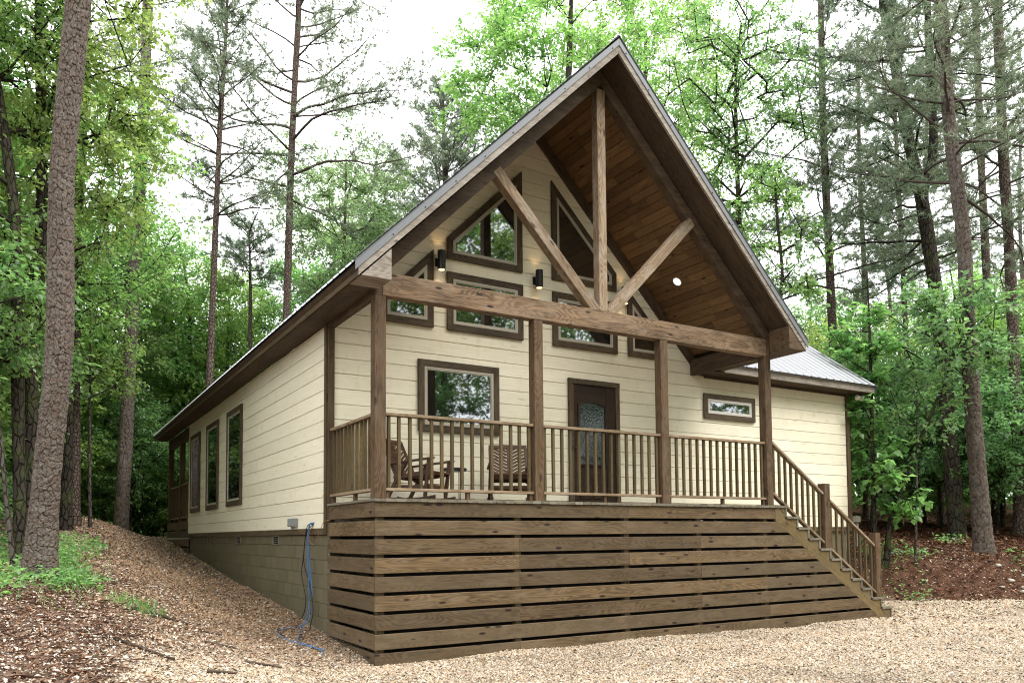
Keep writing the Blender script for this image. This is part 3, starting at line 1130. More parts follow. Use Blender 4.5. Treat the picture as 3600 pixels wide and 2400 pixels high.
# board along the wall under the ceiling
plate('wall_rake_board', cabin, [(0, 0), (5.0, 0), (5.0, 0.16), (0, 0.16)], (0.05, D - 0.009, 2.62), (1, 0, 1), (-1, 0, 1), 0.035, M['rafter'])
plate('wall_rake_board', cabin, [(0, 0), (5.0, 0), (5.0, 0.16), (0, 0.16)], (3.4, D - 0.009, 6.06), (1, 0, -1), (1, 0, 1), 0.035, M['rafter'])
# ceiling planks on both slopes
ROOF = bpy.data.objects
q2 = math.sqrt(0.5)
ceil_l = plate('porch_ceiling', cabin, [(0, 0), (4.86, 0), (4.86, 1.62), (0, 1.62)][::1], (0.0, 0.14, 2.86), (1, 0, 1), (0, 1, 0), 0.012, M['eave'])
ceil_r = plate('porch_ceiling', cabin, [(0, 0), (4.86, 0), (4.86, 1.62), (0, 1.62)], (6.9, 1.76, 2.86), (-1, 0, 1), (0, -1, 0), 0.012, M['eave'])
pw = 0.134
for sgn, par in ((1, ceil_l), (-1, ceil_r)):
    for i in range(36):
        s0 = i * pw
        xc = (s0 + pw / 2) * q2
        x = xc if sgn > 0 else 6.9 - xc
        z = 2.832 + xc - R.uniform(0, 0.003)
        cut = R.uniform(0.5, 1.3)
        for y0, y1 in ((0.141, cut - 0.001), (cut + 0.001, D - 0.02)):
            bar('ceiling_plank', par, (x, y0, z), (x, y1, z), (q2 * sgn, 0, q2), pw - 0.005, 0.016, M['plank'], 0.004)
# overhang soffit and roof sheathing
YF, YB = -0.385, 17.32
for sgn in (1, -1):
    org = (-0.335, YF, 2.875 - 0.335) if sgn > 0 else (7.235, YB, 2.875 - 0.335)
    plate('roof_sheathing', cabin, [(0, 0), (3.783 / q2, 0), (3.783 / q2, YB - YF), (0, YB - YF)], org, (sgn, 0, 1), (0, sgn, 0), 0.10, M['eave'])
# rake fascia boards at the front
front_plate('rake_fascia', cabin, [(-0.36, 2.503), (-0.36, 2.548), (-0.36, 2.60), (3.449, 6.408), (3.449, 6.292)], -0.386, 0.035, M['fascia'])
front_plate('rake_fascia', cabin, [(7.26, 2.503), (3.451, 6.292), (3.451, 6.408), (7.26, 2.60)], -0.386, 0.035, M['fascia'])
# boxed returns
for sgn in (1, -1):
    fx = (lambda v: v) if sgn > 0 else (lambda v: 6.9 - v)
    tri = [(fx(-0.33), 2.508), (fx(0.036), 2.508), (fx(0.036), 2.875)]
    if sgn < 0:
        tri = tri[::-1]
    front_plate('eave_return', cabin, tri, -0.02, 0.397, M['fascia'] if sgn > 0 else M['post'])
    x0, x1 = sorted((fx(-0.325), fx(-0.002)))
    box('eave_soffit', cabin, (x0, -0.018, 2.508), (x1, YB, 2.528), M['eave'])
    x0, x1 = sorted((fx(-0.36), fx(-0.336)))
    box('eave_fascia', cabin, (x0, -0.384, 2.503), (x1, YB, 2.64), M['fascia'] if sgn < 0 else M['cornertrim'])


# ribbed metal panels
def rib_panel(width, length, nrib=4):
    """a sheet along Y (its width) and X (down the slope) with raised ribs"""
    prof = []
    st = width / nrib
    for i in range(nrib):
        a = i * st
        prof += [(a, 0.0), (a + st * 0.38, 0.0), (a + st * 0.43, 0.019), (a + st * 0.50, 0.019), (a + st * 0.55, 0.0)]
    prof.append((width, 0.0))
    vs = [(0, y, z) for y, z in prof] + [(length, y, z) for y, z in prof]
    m = len(prof)
    fs = [(i, m + i, m + i + 1, i + 1) for i in range(m - 1)]
    return mesh_from('rib_panel', vs, fs)


YR0, YR1 = -0.44, 17.36
npan = 20
pwid = (YR1 - YR0) / npan
rp = rib_panel(pwid, 3.86 / q2)
rp.materials.append(M['roof'])
roofs = []
for sgn in (1, -1):
    rf = plate('roof', cabin, [(0, 0), (3.80 / q2, 0), (3.80 / q2, YR1 - YR0 - 0.06), (0, YR1 - YR0 - 0.06)],
               (-0.345 if sgn > 0 else 7.245, YR0 + 0.03 if sgn > 0 else YR1 - 0.03, 2.675), (sgn, 0, 1), (0, sgn, 0), 0.012, M['rake'])
    for i in range(npan):
        y = YR0 + i * pwid if sgn > 0 else YR1 - i * pwid
        ex, ey = Vector((q2 * sgn, 0, q2)), Vector((0, sgn, 0))
        ez = ex.cross(ey)
        o = Vector((-0.40 if sgn > 0 else 7.30, y, 2.646)) + ez * 0.014
        mw = Matrix(((ex.x, ey.x, ez.x, o.x), (ex.y, ey.y, ez.y, o.y), (ex.z, ey.z, ez.z, o.z), (0, 0, 0, 1)))
        link('roof_panel', rp, None, rf, mw)
    # metal rake trim along the gable edge
    fx = (lambda v: v) if sgn > 0 else (lambda v: 6.9 - v)
    pts = [(fx(-0.405), 2.553), (fx(3.449), 6.407), (fx(3.449), 6.50), (fx(-0.405), 2.672)]
    if sgn < 0:
        pts = pts[::-1]
    front_plate('rake_trim', rf, pts, -0.4215, 0.012, M['rake'])
    plate('rake_flange', rf, [(0, 0), (3.855 / q2, 0), (3.855 / q2, 0.12), (0, 0.12)],
          (fx(-0.405), -0.43 if sgn > 0 else -0.31, 2.6985), (sgn, 0, 1), (0, sgn, 0), 0.004, M['rake'])
    roofs.append(rf)
# ridge cap
for sgn in (1, -1):
    ex, ey = (Vector((-q2, 0, -q2)), Vector((0, -1, 0))) if sgn > 0 else (Vector((q2, 0, -q2)), Vector((0, 1, 0)))
    yy = -0.445 if sgn < 0 else YR1
    plate('ridge_cap', roofs[0 if sgn > 0 else 1], [(0, 0), (0.17, 0), (0.17, YR1 + 0.445), (0, YR1 + 0.445)], (3.45, yy, 6.537), ex, ey, 0.003, M['rake'])
# small screws on the rake trim and the fascia
for sgn in (1, -1):
    fx = (lambda v: v) if sgn > 0 else (lambda v: 6.9 - v)
    for i in range(9):
        x = 0.05 + i * 0.41
        lathe_obj('screw', roofs[0 if sgn > 0 else 1], [(0.009, 0), (0.009, 0.004), (0.004, 0.009)], (fx(x), -0.434, x + 2.99), M['black'], 6, Matrix.Rotation(PI / 2, 4, 'X'))

# wing roof
SL = 0.726
wang = math.atan(SL)
wl = 3.05 / math.cos(wang)
wroof = plate('wing_roof', cabin, [(2.12, 0), (6.55, 0), (6.55, wl), (0.1, wl)], (5.15, 1.385, 2.60), (1, 0, 0), (0, math.cos(wang), math.sin(wang)), 0.03, M['roof'])
NW = 5
wp = 4.52 / NW
wpan = rib_panel(wp, wl + 0.06)
wpan.materials.append(M['roof'])
ex, ey = Vector((0, math.cos(wang), math.sin(wang))), Vector((-1, 0, 0))
ez = ex.cross(ey)
for i in range(NW):
    o = Vector((11.74 - i * wp, 1.335, 2.60)) + ez * 0.034
    mw = Matrix(((ex.x, ey.x, ez.x, o.x), (ex.y, ey.y, ez.y, o.y), (ex.z, ey.z, ez.z, o.z), (0, 0, 0, 1)))
    link('roof_panel', wpan, None, wroof, mw)
plate('wing_roof_back', cabin, [(0, 0), (6.55, 0), (6.55, wl), (0, wl)], (11.70, 7.52, 2.60), (-1, 0, 0), (0, -math.cos(wang), math.sin(wang)), 0.03, M['roof'])
box('wing_fascia', cabin, (7.28, 1.37, 2.483), (11.70, 1.398, 2.612), M['fascia'])
box('wing_soffit', cabin, (6.95, 1.4, 2.483), (11.68, D - 0.04, 2.5), M['eave'])
plate('wing_rake_trim', cabin, [(0, 0), (wl, 0), (wl, 0.10), (0, 0.10)], (11.72, 1.37, 2.53), (0, math.cos(wang), math.sin(wang)), (0, -math.sin(wang), math.cos(wang)), 0.02, M['rake'])


# ------------------------------------------------------------------ railings
def railing(a, b, nb, mid=True, ztop=1.038, zbot=0.13, inset=0.0):
    """flat rail, lower rail and square balusters between two points on the deck"""
    a, b = Vector(a), Vector(b)
    dirv = (b - a).normalized()
    side = Vector((-dirv.y, dirv.x, 0))
    r = bar('railing', cabin, a + Vector((0, 0, ztop - 0.019)), b + Vector((0, 0, ztop - 0.019)), side, 0.088, 0.038, M['rail'], 0.004)
    bar('lower_rail', r, a + Vector((0, 0, zbot - 0.019)), b + Vector((0, 0, zbot - 0.019)), side, 0.088, 0.036, M['rail'], 0.004)
    L = (b - a).length
    for i in range(nb):
        s = 0.052 + (L - 0.104) * i / (nb - 1)
        p = a + dirv * (s + R.uniform(-0.004, 0.004))
        tw = R.uniform(-0.06, 0.06)
        wdv = dirv * math.cos(tw) + side * math.sin(tw)
        bar('baluster', r, p + Vector((0, 0, zbot + 0.0005)), p + Vector((R.uniform(-.003, .003), 0, ztop - 0.0385)), wdv, 0.040, 0.040, M['baluster'], 0.004)
    ends = [0.035, L - 0.035] + ([L * 0.5 + R.uniform(-0.2, 0.2)] if mid else [])
    for s in ends:
        p = a + dirv * s
        bar('rail_block', r, p + Vector((0, 0, 0.002)), p + Vector((0, 0, zbot - 0.0375)), dirv, 0.05, 0.05, M['post'], 0.003)
    return r


railing((0.139, 0.07, 0), (2.256, 0.07, 0), 15)
railing((2.404, 0.07, 0), (4.501, 0.07, 0), 15)
railing((4.649, 0.07, 0), (6.753, 0.07, 0), 15)
railing((0.06, 0.146, 0), (0.06, D - 0.05, 0), 11)

# ------------------------------------------------------------------ stairs
RISE, RUN, X0 = 0.1792, 0.2759, 7.2138
pts = []
top = [(6.925, -0.04)]
for kk in range(11):
    x = X0 - 0.02 + kk * RUN
    z = -0.04 - kk * RISE
    top += [(x - 0.04, z), (x - 0.04, z - RISE)] if kk < 10 else [(x - 0.04, z), (x - 0.04, -2.01)]
low = [(9.66, -2.01), (6.925, -0.245)]


def stringer(y):
    pl = [p for p in top]
    poly = low[::-1] + []
    seq = [(6.925, -0.245), (9.66, -2.01)] + top[::-1]
    n = len(seq)
    vs = [(x, y, z) for x, z in seq] + [(x, y + 0.038, z) for x, z in seq]
    fs = [tuple(reversed(range(n, 2 * n)))[::-1], tuple(range(n))]
    for i in range(n):
        j = (i + 1) % n
        fs.append((i, n + i, n + j, j))
    return vs, fs


vs, fs = stringer(0.001)
org = Vector((6.925, 0, -0.245))
dirx = Vector((RUN, 0, -RISE)).normalized()
# the grain of the stringer follows its slope
dz_ = Vector((0, 1, 0))
dy_ = dz_.cross(dirx)
mw = Matrix(((dirx.x, dy_.x, dz_.x, org.x), (dirx.y, dy_.y, dz_.y, org.y), (dirx.z, dy_.z, dz_.z, org.z), (0, 0, 0, 1)))
inv = mw.inverted()
st = link('staircase', mesh_from('staircase', [inv @ Vector(v) for v in vs], fs), M['stringer'], cabin, mw)
vs, fs = stringer(1.60)
link('stringer', mesh_from('stringer', [inv @ Vector(v) for v in vs], fs), M['stringer'], st, mw)
vs, fs = stringer(0.80)
link('stringer', mesh_from('stringer', [inv @ Vector(v) for v in vs], fs), M['stringer'], st, mw)
for kk in range(11):
    x = X0 + kk * RUN
    z = -kk * RISE
    if kk == 0:
        box('tread', st, (n_end + 0.002, -0.02, z - 0.037), (x, 1.66, z), M['deck'], 0.005, along=1)
    else:
        box('tread', st, (x - RUN - 0.02, -0.02, z - 0.037), (x, 1.66, z), M['deck'], 0.005, along=1)
    zb = max(z - RISE + 0.0005, -2.03) if kk < 10 else -2.03
    box('riser', st, (x - 0.056, -0.012, zb), (x - 0.022, 1.65, z - 0.0375), M['deck'], 0.003, along=1)


def stair_rail(x0, x1, nb):
    ztop = lambda x: 1.02 - 0.655 * (x - 6.98)
    zbot = lambda x: 0.195 - 0.655 * (x - 6.99)
    r = bar('stair_railing', cabin, (x0, 0.06, ztop(x0) - 0.02), (x1, 0.06, ztop(x1) - 0.02), (0, 1, 0), 0.088, 0.04, M['rail'], 0.004)
    bar('lower_rail', r, (x0, 0.06, zbot(x0) - 0.04), (x1, 0.06, zbot(x1) - 0.04), (0, 1, 0), 0.088, 0.04, M['rail'], 0.004)
    for i in range(nb):
        x = x0 + 0.07 + (x1 - x0 - 0.14) * i / (nb - 1)
        bar('baluster', r, (x, 0.06, zbot(x) - 0.02), (x, 0.06, ztop(x) - 0.042), (1, 0, 0), 0.04, 0.04, M['baluster'], 0.004)
    return r


stair_rail(6.90, 8.17, 9)
stair_rail(8.32, 9.56, 8)
box('newel_post', cabin, (8.172, -0.004, -4 * RISE + 0.001), (8.316, 0.14, 0.395), M['post'], 0.006)
box('newel_post', cabin, (9.557, 0.0, -9 * RISE + 0.001), (9.70, 0.14, -0.46), M['post'], 0.010)

# ------------------------------------------------------------------ back porch at the far corner
for y in (17.0, 14.9):
    box('porch_post', cabin, (0.0, y - 0.07, -0.2), (0.14, y + 0.07, 2.40), M['post'])
box('side_beam', cabin, (0.0, 13.43, 2.20), (0.1, 17.07, 2.5), M['rafter'])
bp = box('back_deck', cabin, (0.02, 13.43, -0.2), (6.8, 17.07, -0.002), M['skirt'])
for r in range(6):
    zt = -0.04 - 0.224 * r
    for y0, y1 in ((13.34, 15.2), (15.21, 17.07)):
        side_plate('skirt_board', bp, [(y1, zt - 0.181), (y0, zt - 0.181), (y0, zt), (y1, zt)], 0.017, 0.036, M['skirt'], 0.004)
for y0, y1 in ((13.43, 14.83), (14.97, 16.93)):
    railing((0.07, y0, 0), (0.07, y1, 0), 12 if y1 < 15 else 16)


# ------------------------------------------------------------------ lamps on the wall and in the ceiling
def spot(name, parent, loc, dirv, power, size=1.3):
    l = bpy.data.lights.new(name, 'SPOT')
    l.energy = power
    l.color = (1.0, 0.66, 0.34)
    l.spot_size = size
    l.spot_blend = 0.8
    l.shadow_soft_size = 0.02
    o = bpy.data.objects.new(name, l)
    COL.objects.link(o)
    mw = Matrix.Translation(loc) @ Vector(dirv).to_track_quat('-Z', 'Y').to_matrix().to_4x4()
    o.parent = parent
    o.matrix_parent_inverse = W[parent].inverted()
    o.matrix_basis = mw
    return o


sc_pos = [(1.69, 'black cylinder wall lamp between the two left gable windows'), (3.435, 'black cylinder wall lamp on the middle of the gable wall'), (5.20, 'black cylinder wall lamp half hidden behind the right diagonal brace')]
for x, lab in sc_pos:
    t = thing('wall_lamp', (x, D - 0.01, 3.66), lab, 'wall lamp', 'black wall lamps on the gable wall')
    y = D - 0.135
    lathe_obj('lamp_body', t, [(0.058, 3.522), (0.06, 3.522), (0.06, 3.808), (0.058, 3.808)], (x, y, 0), M['black'], 24)
    box('mounting_arm', t, (x - 0.025, y + 0.05, 3.62), (x + 0.025, D - 0.035, 3.70), M['black'])
    box('back_plate', t, (x - 0.05, D - 0.034, 3.60), (x + 0.05, D - 0.010, 3.72), M['black'])
    lathe_obj('lamp_lens', t, [(0.048, 3.5175), (0.048, 3.521)], (x, y, 0), M['warmlamp'], 20)
    lathe_obj('lamp_lens', t, [(0.048, 3.809), (0.048, 3.8125)], (x, y, 0), M['warmlamp'], 20)
    spot('lamp_light', t, (x, y, 3.505), (0, 0.35, -1), 0.9)
    spot('lamp_light', t, (x, y, 3.83), (0, 0.35, 1), 0.6)
for x, sgn, lab in ((5.868, -1, 'lit round downlight in the pine porch ceiling beside the right brace'), (6.9 - 5.868, 1, 'round downlight in the left slope of the porch ceiling')):
    nrm = Vector((-q2 if sgn < 0 else q2, 0, -q2))
    z = 2.82 + (6.9 - x if sgn < 0 else x)
    t = thing('downlight', (x, 1.06, z), lab, 'ceiling light', 'downlights in the porch ceiling')
    rot = nrm.to_track_quat('Z', 'Y').to_matrix().to_4x4()
    lathe_obj('trim_ring', t, [(0.082, 0.0), (0.085, 0.006), (0.075, 0.010)], Vector((x, 1.06, z)) + nrm * 0.003, M['white'], 24, rot)
    lathe_obj('lens', t, [(0.068, 0.0), (0.066, 0.004)], Vector((x, 1.06, z)) + nrm * 0.0135, M['downlamp'], 24, rot)
    o = spot('lamp_light', t, Vector((x, 1.06, z)) + nrm * 0.03, nrm, 6, 2.2)
    o.data.color = (1.0, 0.85, 0.7)

t = thing('floodlight', (11.5, 1.6, 2.48), 'black twin floodlight with pale heads under the far eave corner', 'floodlight')
lathe_obj('canopy', t, [(0.055, 0), (0.055, 0.02)], (11.48, 1.6, 2.4615), M['black'], 16)
for dx, dy in ((-0.08, -0.03), (0.08, 0.0)):
    rot = Vector((dx * 3, -0.6, -0.8)).to_track_quat('Z', 'Y').to_matrix().to_4x4()
    lathe_obj('lamp_head', t, [(0.022, -0.07), (0.05, -0.02), (0.062, 0.03), (0.05, 0.045)], (11.48 + dx, 1.6 + dy, 2.405), M['white'], 16, rot)
    lathe_obj('swivel', t, [(0.016, 0), (0.016, 0.06)], (11.48 + dx * 0.55, 1.6 + dy * 0.5, 2.41), M['black'], 10)

# ------------------------------------------------------------------ box and cables on the side wall
t = thing('junction_box', (-0.02, 3.34, -0.23), 'small grey electrical box low on the side wall', 'junction box')
box('enclosure', t, (-0.085, 3.20, -0.29), (-0.001, 3.47, -0.165), M['grey'], 0.006)
box('cover', t, (-0.095, 3.215, -0.283), (-0.0855, 3.455, -0.172), M['grey'], 0.004)
lathe_obj('conduit_stub', t, [(0.015, 0), (0.015, 0.05)], (-0.04, 3.30, -0.338), M['grey'], 10)
lathe_obj('conduit_stub', t, [(0.015, 0), (0.015, 0.04)], (-0.04, 3.40, -0.331), M['grey'], 10)


def cable(name, ctrl, r, mat, label, group=None):
    p = spline(ctrl, 60)
    for i in range(len(p)):
        p[i, 2] = max(p[i, 2], hz(p[i, 0], p[i, 1]) + 0.022)
    vs, fs = sweep(p, r, 6)
    me = mesh_from(name, vs, fs, True)
    base = Vector((p[0]))
    me.transform(Matrix.Translation(-base))
    return tag(link(name, me, mat, None, Matrix.Translation(base)), label, 'cable', group)


g = lambda x, y: hz(x, y) + 0.025
cable('cable', [(-0.002, 2.37, -0.245), (-0.05, 2.44, -0.28), (-0.045, 2.52, -0.6), (-0.03, 2.47, -1.1), (-0.06, 2.45, -1.5), (-0.18, 2.42, g(-0.18, 2.42)), (-0.55, 2.2, g(-0.55, 2.2)), (-0.62, 1.75, g(-0.62, 1.75)), (-0.50, 1.25, g(-0.5, 1.25)), (-0.36, 0.85, g(-0.36, 0.85)), (-0.46, 0.55, g(-0.46, 0.55))], 0.0052, M['bluecable'], 'blue cable hanging from the side wall and looping furthest across the gravel', 'cables hanging from the side wall')
cable('cable', [(-0.002, 2.39, -0.25), (-0.07, 2.42, -0.30), (-0.06, 2.50, -0.7), (-0.05, 2.46, -1.2), (-0.05, 2.42, -1.6), (-0.22, 2.30, g(-0.22, 2.3)), (-0.30, 1.95, g(-0.3, 1.95)), (-0.48, 1.55, g(-0.48, 1.55)), (-0.43, 1.15, g(-0.43, 1.15)), (-0.37, 0.80, g(-0.37, 0.8))], 0.005, M['bluecable'], 'second blue cable lying in a tighter loop at the foot of the wall', 'cables hanging from the side wall')
cable('cable', [(-0.002, 2.40, -0.26), (-0.05, 2.50, -0.32), (-0.05, 2.46, -0.7), (-0.04, 2.40, -1.0), (-0.05, 2.30, -1.25), (-0.03, 2.42, -1.35)], 0.0042, M['bluecable'], 'short blue cable ending halfway down the block wall', 'cables hanging from the side wall')
cable('cable', [(-0.002, 2.42, -0.25), (-0.05, 2.58, -0.32), (-0.04, 2.78, -0.75), (-0.04, 2.86, -1.0), (-0.04, 2.70, -1.25), (-0.04, 2.64, -1.40), (-0.05, 2.72, -1.58), (-0.06, 2.90, g(-0.06, 2.9))], 0.0062, M['blackcable'], 'black cable hanging in the wider bow, left of the blue ones', 'cables hanging from the side wall')
cable('cable', [(-0.002, 2.41, -0.26), (-0.05, 2.60, -0.40), (-0.05, 2.72, -0.8), (-0.05, 2.50, -1.05), (-0.05, 2.34, -1.25), (-0.05, 2.26, -1.5), (-0.08, 2.30, g(-0.08, 2.3))], 0.0062, M['blackcable'], 'black cable crossing behind the blue cables down the block wall', 'cables hanging from the side wall')
cable('wire', [(-0.002, 2.40, -0.27), (-0.06, 2.44, -0.42), (-0.07, 2.30, -0.54), (-0.07, 2.12, -0.55), (-0.06, 1.98, -0.42), (-0.05, 1.86, -0.29), (-0.05, 1.74, -0.235), (-0.02, 1.60, -0.23)], 0.004, M['brownwire'], 'thin copper brown wire looping from the wall into the porch skirt')

t = thing('utility_post', (13.45, 3.16, hz(13.45, 3.16)), 'short weathered grey wooden post frame just past the wing corner', 'post')
zg = hz(13.45, 3.16)
box('post', t, (13.42, 3.12, zg - 0.1), (13.52, 3.21, -0.05), M['greypost'])
box('post', t, (12.98, 3.12, zg - 0.1), (13.08, 3.21, -0.07), M['greypost'])
box('crosspiece', t, (12.95, 3.09, -0.20), (13.55, 3.118, -0.06), M['greypost'])


# ------------------------------------------------------------------ rocking chairs and table
def rocking_chair(loc, rotz, label):
    t = thing('rocking_chair', loc, label, 'rocking chair', 'wooden rocking chairs on the porch', rotz)
    T0 = W[t]

    def lb(name, par, a, b, wdir, wd, th, mat=None, c=0.004):
        a, b = T0 @ Vector(a), T0 @ Vector(b)
        return bar(name, par, a, b, (T0.to_3x3() @ Vector(wdir)), wd, th, mat or M['chair'], c)

    for s in (-1, 1):
        x = s * 0.29
        pr = [(x, -0.42 + 0.92 * i / 10, 0.028 + 0.11 * ((i / 10 - 0.42) ** 2) * 1.6) for i in range(11)]
        vs, fs = [], []
        for (px, py, pz) in pr:
            for dx, dz in ((-0.018, -0.028), (0.018, -0.028), (0.018, 0.03), (-0.018, 0.03)):
                vs.append((px + dx, py, pz + dz))
        for i in range(10):
            for kx in range(4):
                jx = (kx + 1) % 4
                fs.append((i * 4 + kx, i * 4 + jx, i * 4 + 4 + jx, i * 4 + 4 + kx))
        fs += [(3, 2, 1, 0), (40, 41, 42, 43)]
        link('runner', mesh_from('runner', vs, fs), M['chair'], t, T0)
        lb('leg', t, (x, -0.27, 0.07), (x, -0.33, 0.565), (0, 1, 0), 0.05, 0.032)
        lb('leg', t, (x, 0.30, 0.08), (x, 0.02, 0.56), (0, 1, 0), 0.05, 0.032)
        lb('armrest', t, (x, -0.40, 0.585), (x, 0.27, 0.53), (1, 0, 0), 0.07, 0.026)
        lb('seat_rail', t, (x * 0.93, -0.30, 0.40), (x * 0.93, 0.22, 0.335), (0, 0, 1), 0.06, 0.025)
        lb('side_stretcher', t, (x, -0.28, 0.20), (x, 0.20, 0.22), (0, 0, 1), 0.045, 0.02)
    seat = lb('seat', t, (-0.27, -0.32, 0.405), (0.27, -0.32, 0.405), (0, 1, 0), 0.055, 0.03)
    for i in range(1, 7):
        lb('seat_slat', seat, (-0.27, -0.32 + i * 0.083, 0.425 - i * 0.0105), (0.27, -0.32 + i * 0.083, 0.425 - i * 0.0105), (0, 1, 0), 0.062, 0.016)
    # back: a tilted frame filled with a chevron of slats
    b0 = Vector((0, 0.19, 0.36))
    bu = Vector((0, 0.42, 0.905)).normalized()
    H, HW = 0.56, 0.265
    P = lambda u, v: b0 + Vector((u, 0, 0)) + bu * v
    back = lb('backrest', t, P(-HW - 0.02, H), P(HW + 0.02, H), bu, 0.06, 0.03)
    lb('back_stile', back, P(-HW, -0.06), P(-HW, H - 0.031), (1, 0, 0), 0.045, 0.028)
    lb('back_stile', back, P(HW, -0.06), P(HW, H - 0.031), (1, 0, 0), 0.045, 0.028)
    lb('back_stile', back, P(0, -0.01), P(0, H - 0.031), (1, 0, 0), 0.035, 0.026)
    lb('back_rail', back, P(-HW + 0.023, -0.02), P(HW - 0.023, -0.02), bu, 0.05, 0.026)
    for s in (-1, 1):
        for i in range(11):
            v0 = -0.10 + i * 0.058
            u0, u1 = 0.019, HW - 0.024
            va, vb = v0, v0 + (u1 - u0) * 0.58
            # clip to the frame
            lo, hi = 0.006, H - 0.032
            if vb < lo or va > hi:
                continue
            ta = max(0.0, (lo - va) / (vb - va))
            tb = min(1.0, (hi - va) / (vb - va))
            if tb - ta < 0.15:
                continue
            a = P(s * (u0 + (u1 - u0) * ta), va + (vb - va) * ta)
            b = P(s * (u0 + (u1 - u0) * tb), va + (vb - va) * tb)
            lb('back_slat', back, a, b, bu, 0.038, 0.012)
    lb('stretcher', t, (-0.28, -0.27, 0.22), (0.28, -0.27, 0.22), (0, 0, 1), 0.05, 0.022)
    lb('stretcher', t, (-0.28, 0.20, 0.20), (0.28, 0.20, 0.20), (0, 0, 1), 0.05, 0.022)
    return t


rocking_chair((1.06, 1.12, 0.0), math.radians(36), 'brown slatted rocking chair behind the left railing corner, turned towards the small table')
rocking_chair((2.42, 0.92, 0.0), math.radians(-26), 'brown slatted rocking chair facing straight out beside the second post')
tx, ty = 1.72, 1.32
t = thing('side_table', (tx, ty, 0), 'small round black metal side table between the rocking chairs', 'side table')
lathe_obj('tabletop', t, [(0.175, 0.475), (0.18, 0.478), (0.18, 0.515), (0.174, 0.518), (0.170, 0.50)], (tx, ty, 0), M['black'], 28)
lathe_obj('base', t, [(0.19, 0.0), (0.19, 0.02), (0.18, 0.028)], (tx, ty, 0.002), M['black'], 28)
for i in range(3):
    a = 0.5 + i * 2 * PI / 3
    box('leg', t, (tx + 0.15 * math.cos(a) - 0.005, ty + 0.15 * math.sin(a) - 0.005, 0.0305), (tx + 0.15 * math.cos(a) + 0.005, ty + 0.15 * math.sin(a) + 0.005, 0.4745), M['black'], 0.002)

# ------------------------------------------------------------------ plant building
RNG = np.random.default_rng(5)


def unit(v):
    return v / (np.linalg.norm(v, axis=-1, keepdims=True) + 1e-9)


def leaf_arrays(pos, axis, nrm, L, wd, fold=0.12):
    axis = unit(axis)
    side = unit(np.cross(axis, nrm))
    nrm = np.cross(side, axis)
    L = np.asarray(L)[:, None] if np.ndim(L) else np.full((len(pos), 1), L)
    wd = L * wd
    mid = pos + axis * L * 0.48
    v = np.stack([pos, mid - side * wd * 0.5 + nrm * L * fold, pos + axis * L - nrm * L * 0.10, mid + side * wd * 0.5 + nrm * L * fold], 1)
    n = len(pos)
    b = (np.arange(n) * 4)[:, None]
    f = np.concatenate([b + np.array([[0, 1, 2]]), b + np.array([[0, 2, 3]])], 1).reshape(-1, 3)
    return v.reshape(-1, 3), f


def palette(n, cols, rng, jitter=0.18):
    cols = np.array(cols, float)
    i = rng.integers(0, len(cols), n)
    j = rng.integers(0, len(cols), n)
    t = rng.random((n, 1))
    c = cols[i] * (1 - t) + cols[j] * t
    return c * (1 + (rng.random((n, 1)) - 0.5) * 2 * jitter)


GREENS = {
    'bright': [(0.165, 0.272, 0.058), (0.20, 0.31, 0.075), (0.13, 0.232, 0.056), (0.235, 0.335, 0.095)],
    'mid': [(0.13, 0.246, 0.063), (0.169, 0.303, 0.077), (0.107, 0.215, 0.063), (0.203, 0.328, 0.096)],
    'deep': [(0.088, 0.19, 0.061), (0.119, 0.237, 0.072), (0.147, 0.271, 0.084), (0.107, 0.215, 0.084)],
    'pale': [(0.17, 0.265, 0.10), (0.205, 0.295, 0.13), (0.14, 0.23, 0.088), (0.235, 0.31, 0.155)],
    'pine': [(0.13, 0.174, 0.098), (0.165, 0.21, 0.124), (0.108, 0.148, 0.088), (0.20, 0.24, 0.148)],
}


def frustums(segs, sides=5):
    """segs: list of (p0, p1, r0, r1) -> verts, quads, uv"""
    p0 = np.array([s[0] for s in segs])
    p1 = np.array([s[1] for s in segs])
    r0 = np.array([s[2] for s in segs])[:, None, None]
    r1 = np.array([s[3] for s in segs])[:, None, None]
    t = unit(p1 - p0)
    ref = np.where(np.abs(t[:, 2:3]) > 0.9, np.array([[1.0, 0, 0]]), np.array([[0, 0, 1.0]]))
    u = unit(np.cross(t, ref))
    v = np.cross(t, u)
    a = np.arange(sides) * 2 * PI / sides
    ringv = np.cos(a)[None, :, None] * u[:, None, :] + np.sin(a)[None, :, None] * v[:, None, :]
    A = p0[:, None, :] + ringv * r0
    B = p1[:, None, :] + ringv * r1
    V = np.concatenate([A, B], 1).reshape(-1, 3)
    n = len(segs)
    b = (np.arange(n) * 2 * sides)[:, None, None]
    k = np.arange(sides)
    q = np.stack([k, (k + 1) % sides, sides + (k + 1) % sides, sides + k], 1)[None]
    Fq = (b + q).reshape(-1, 4)
    uvA = np.stack([np.broadcast_to(a[None, :] * 0.1, (n, sides)), np.broadcast_to(p0[:, 2:3], (n, sides))], -1)
    uvB = np.stack([np.broadcast_to(a[None, :] * 0.1, (n, sides)), np.broadcast_to(p1[:, 2:3], (n, sides))], -1)
    UV = np.concatenate([uvA, uvB], 1).reshape(-1, 2)
    return V, Fq, UV


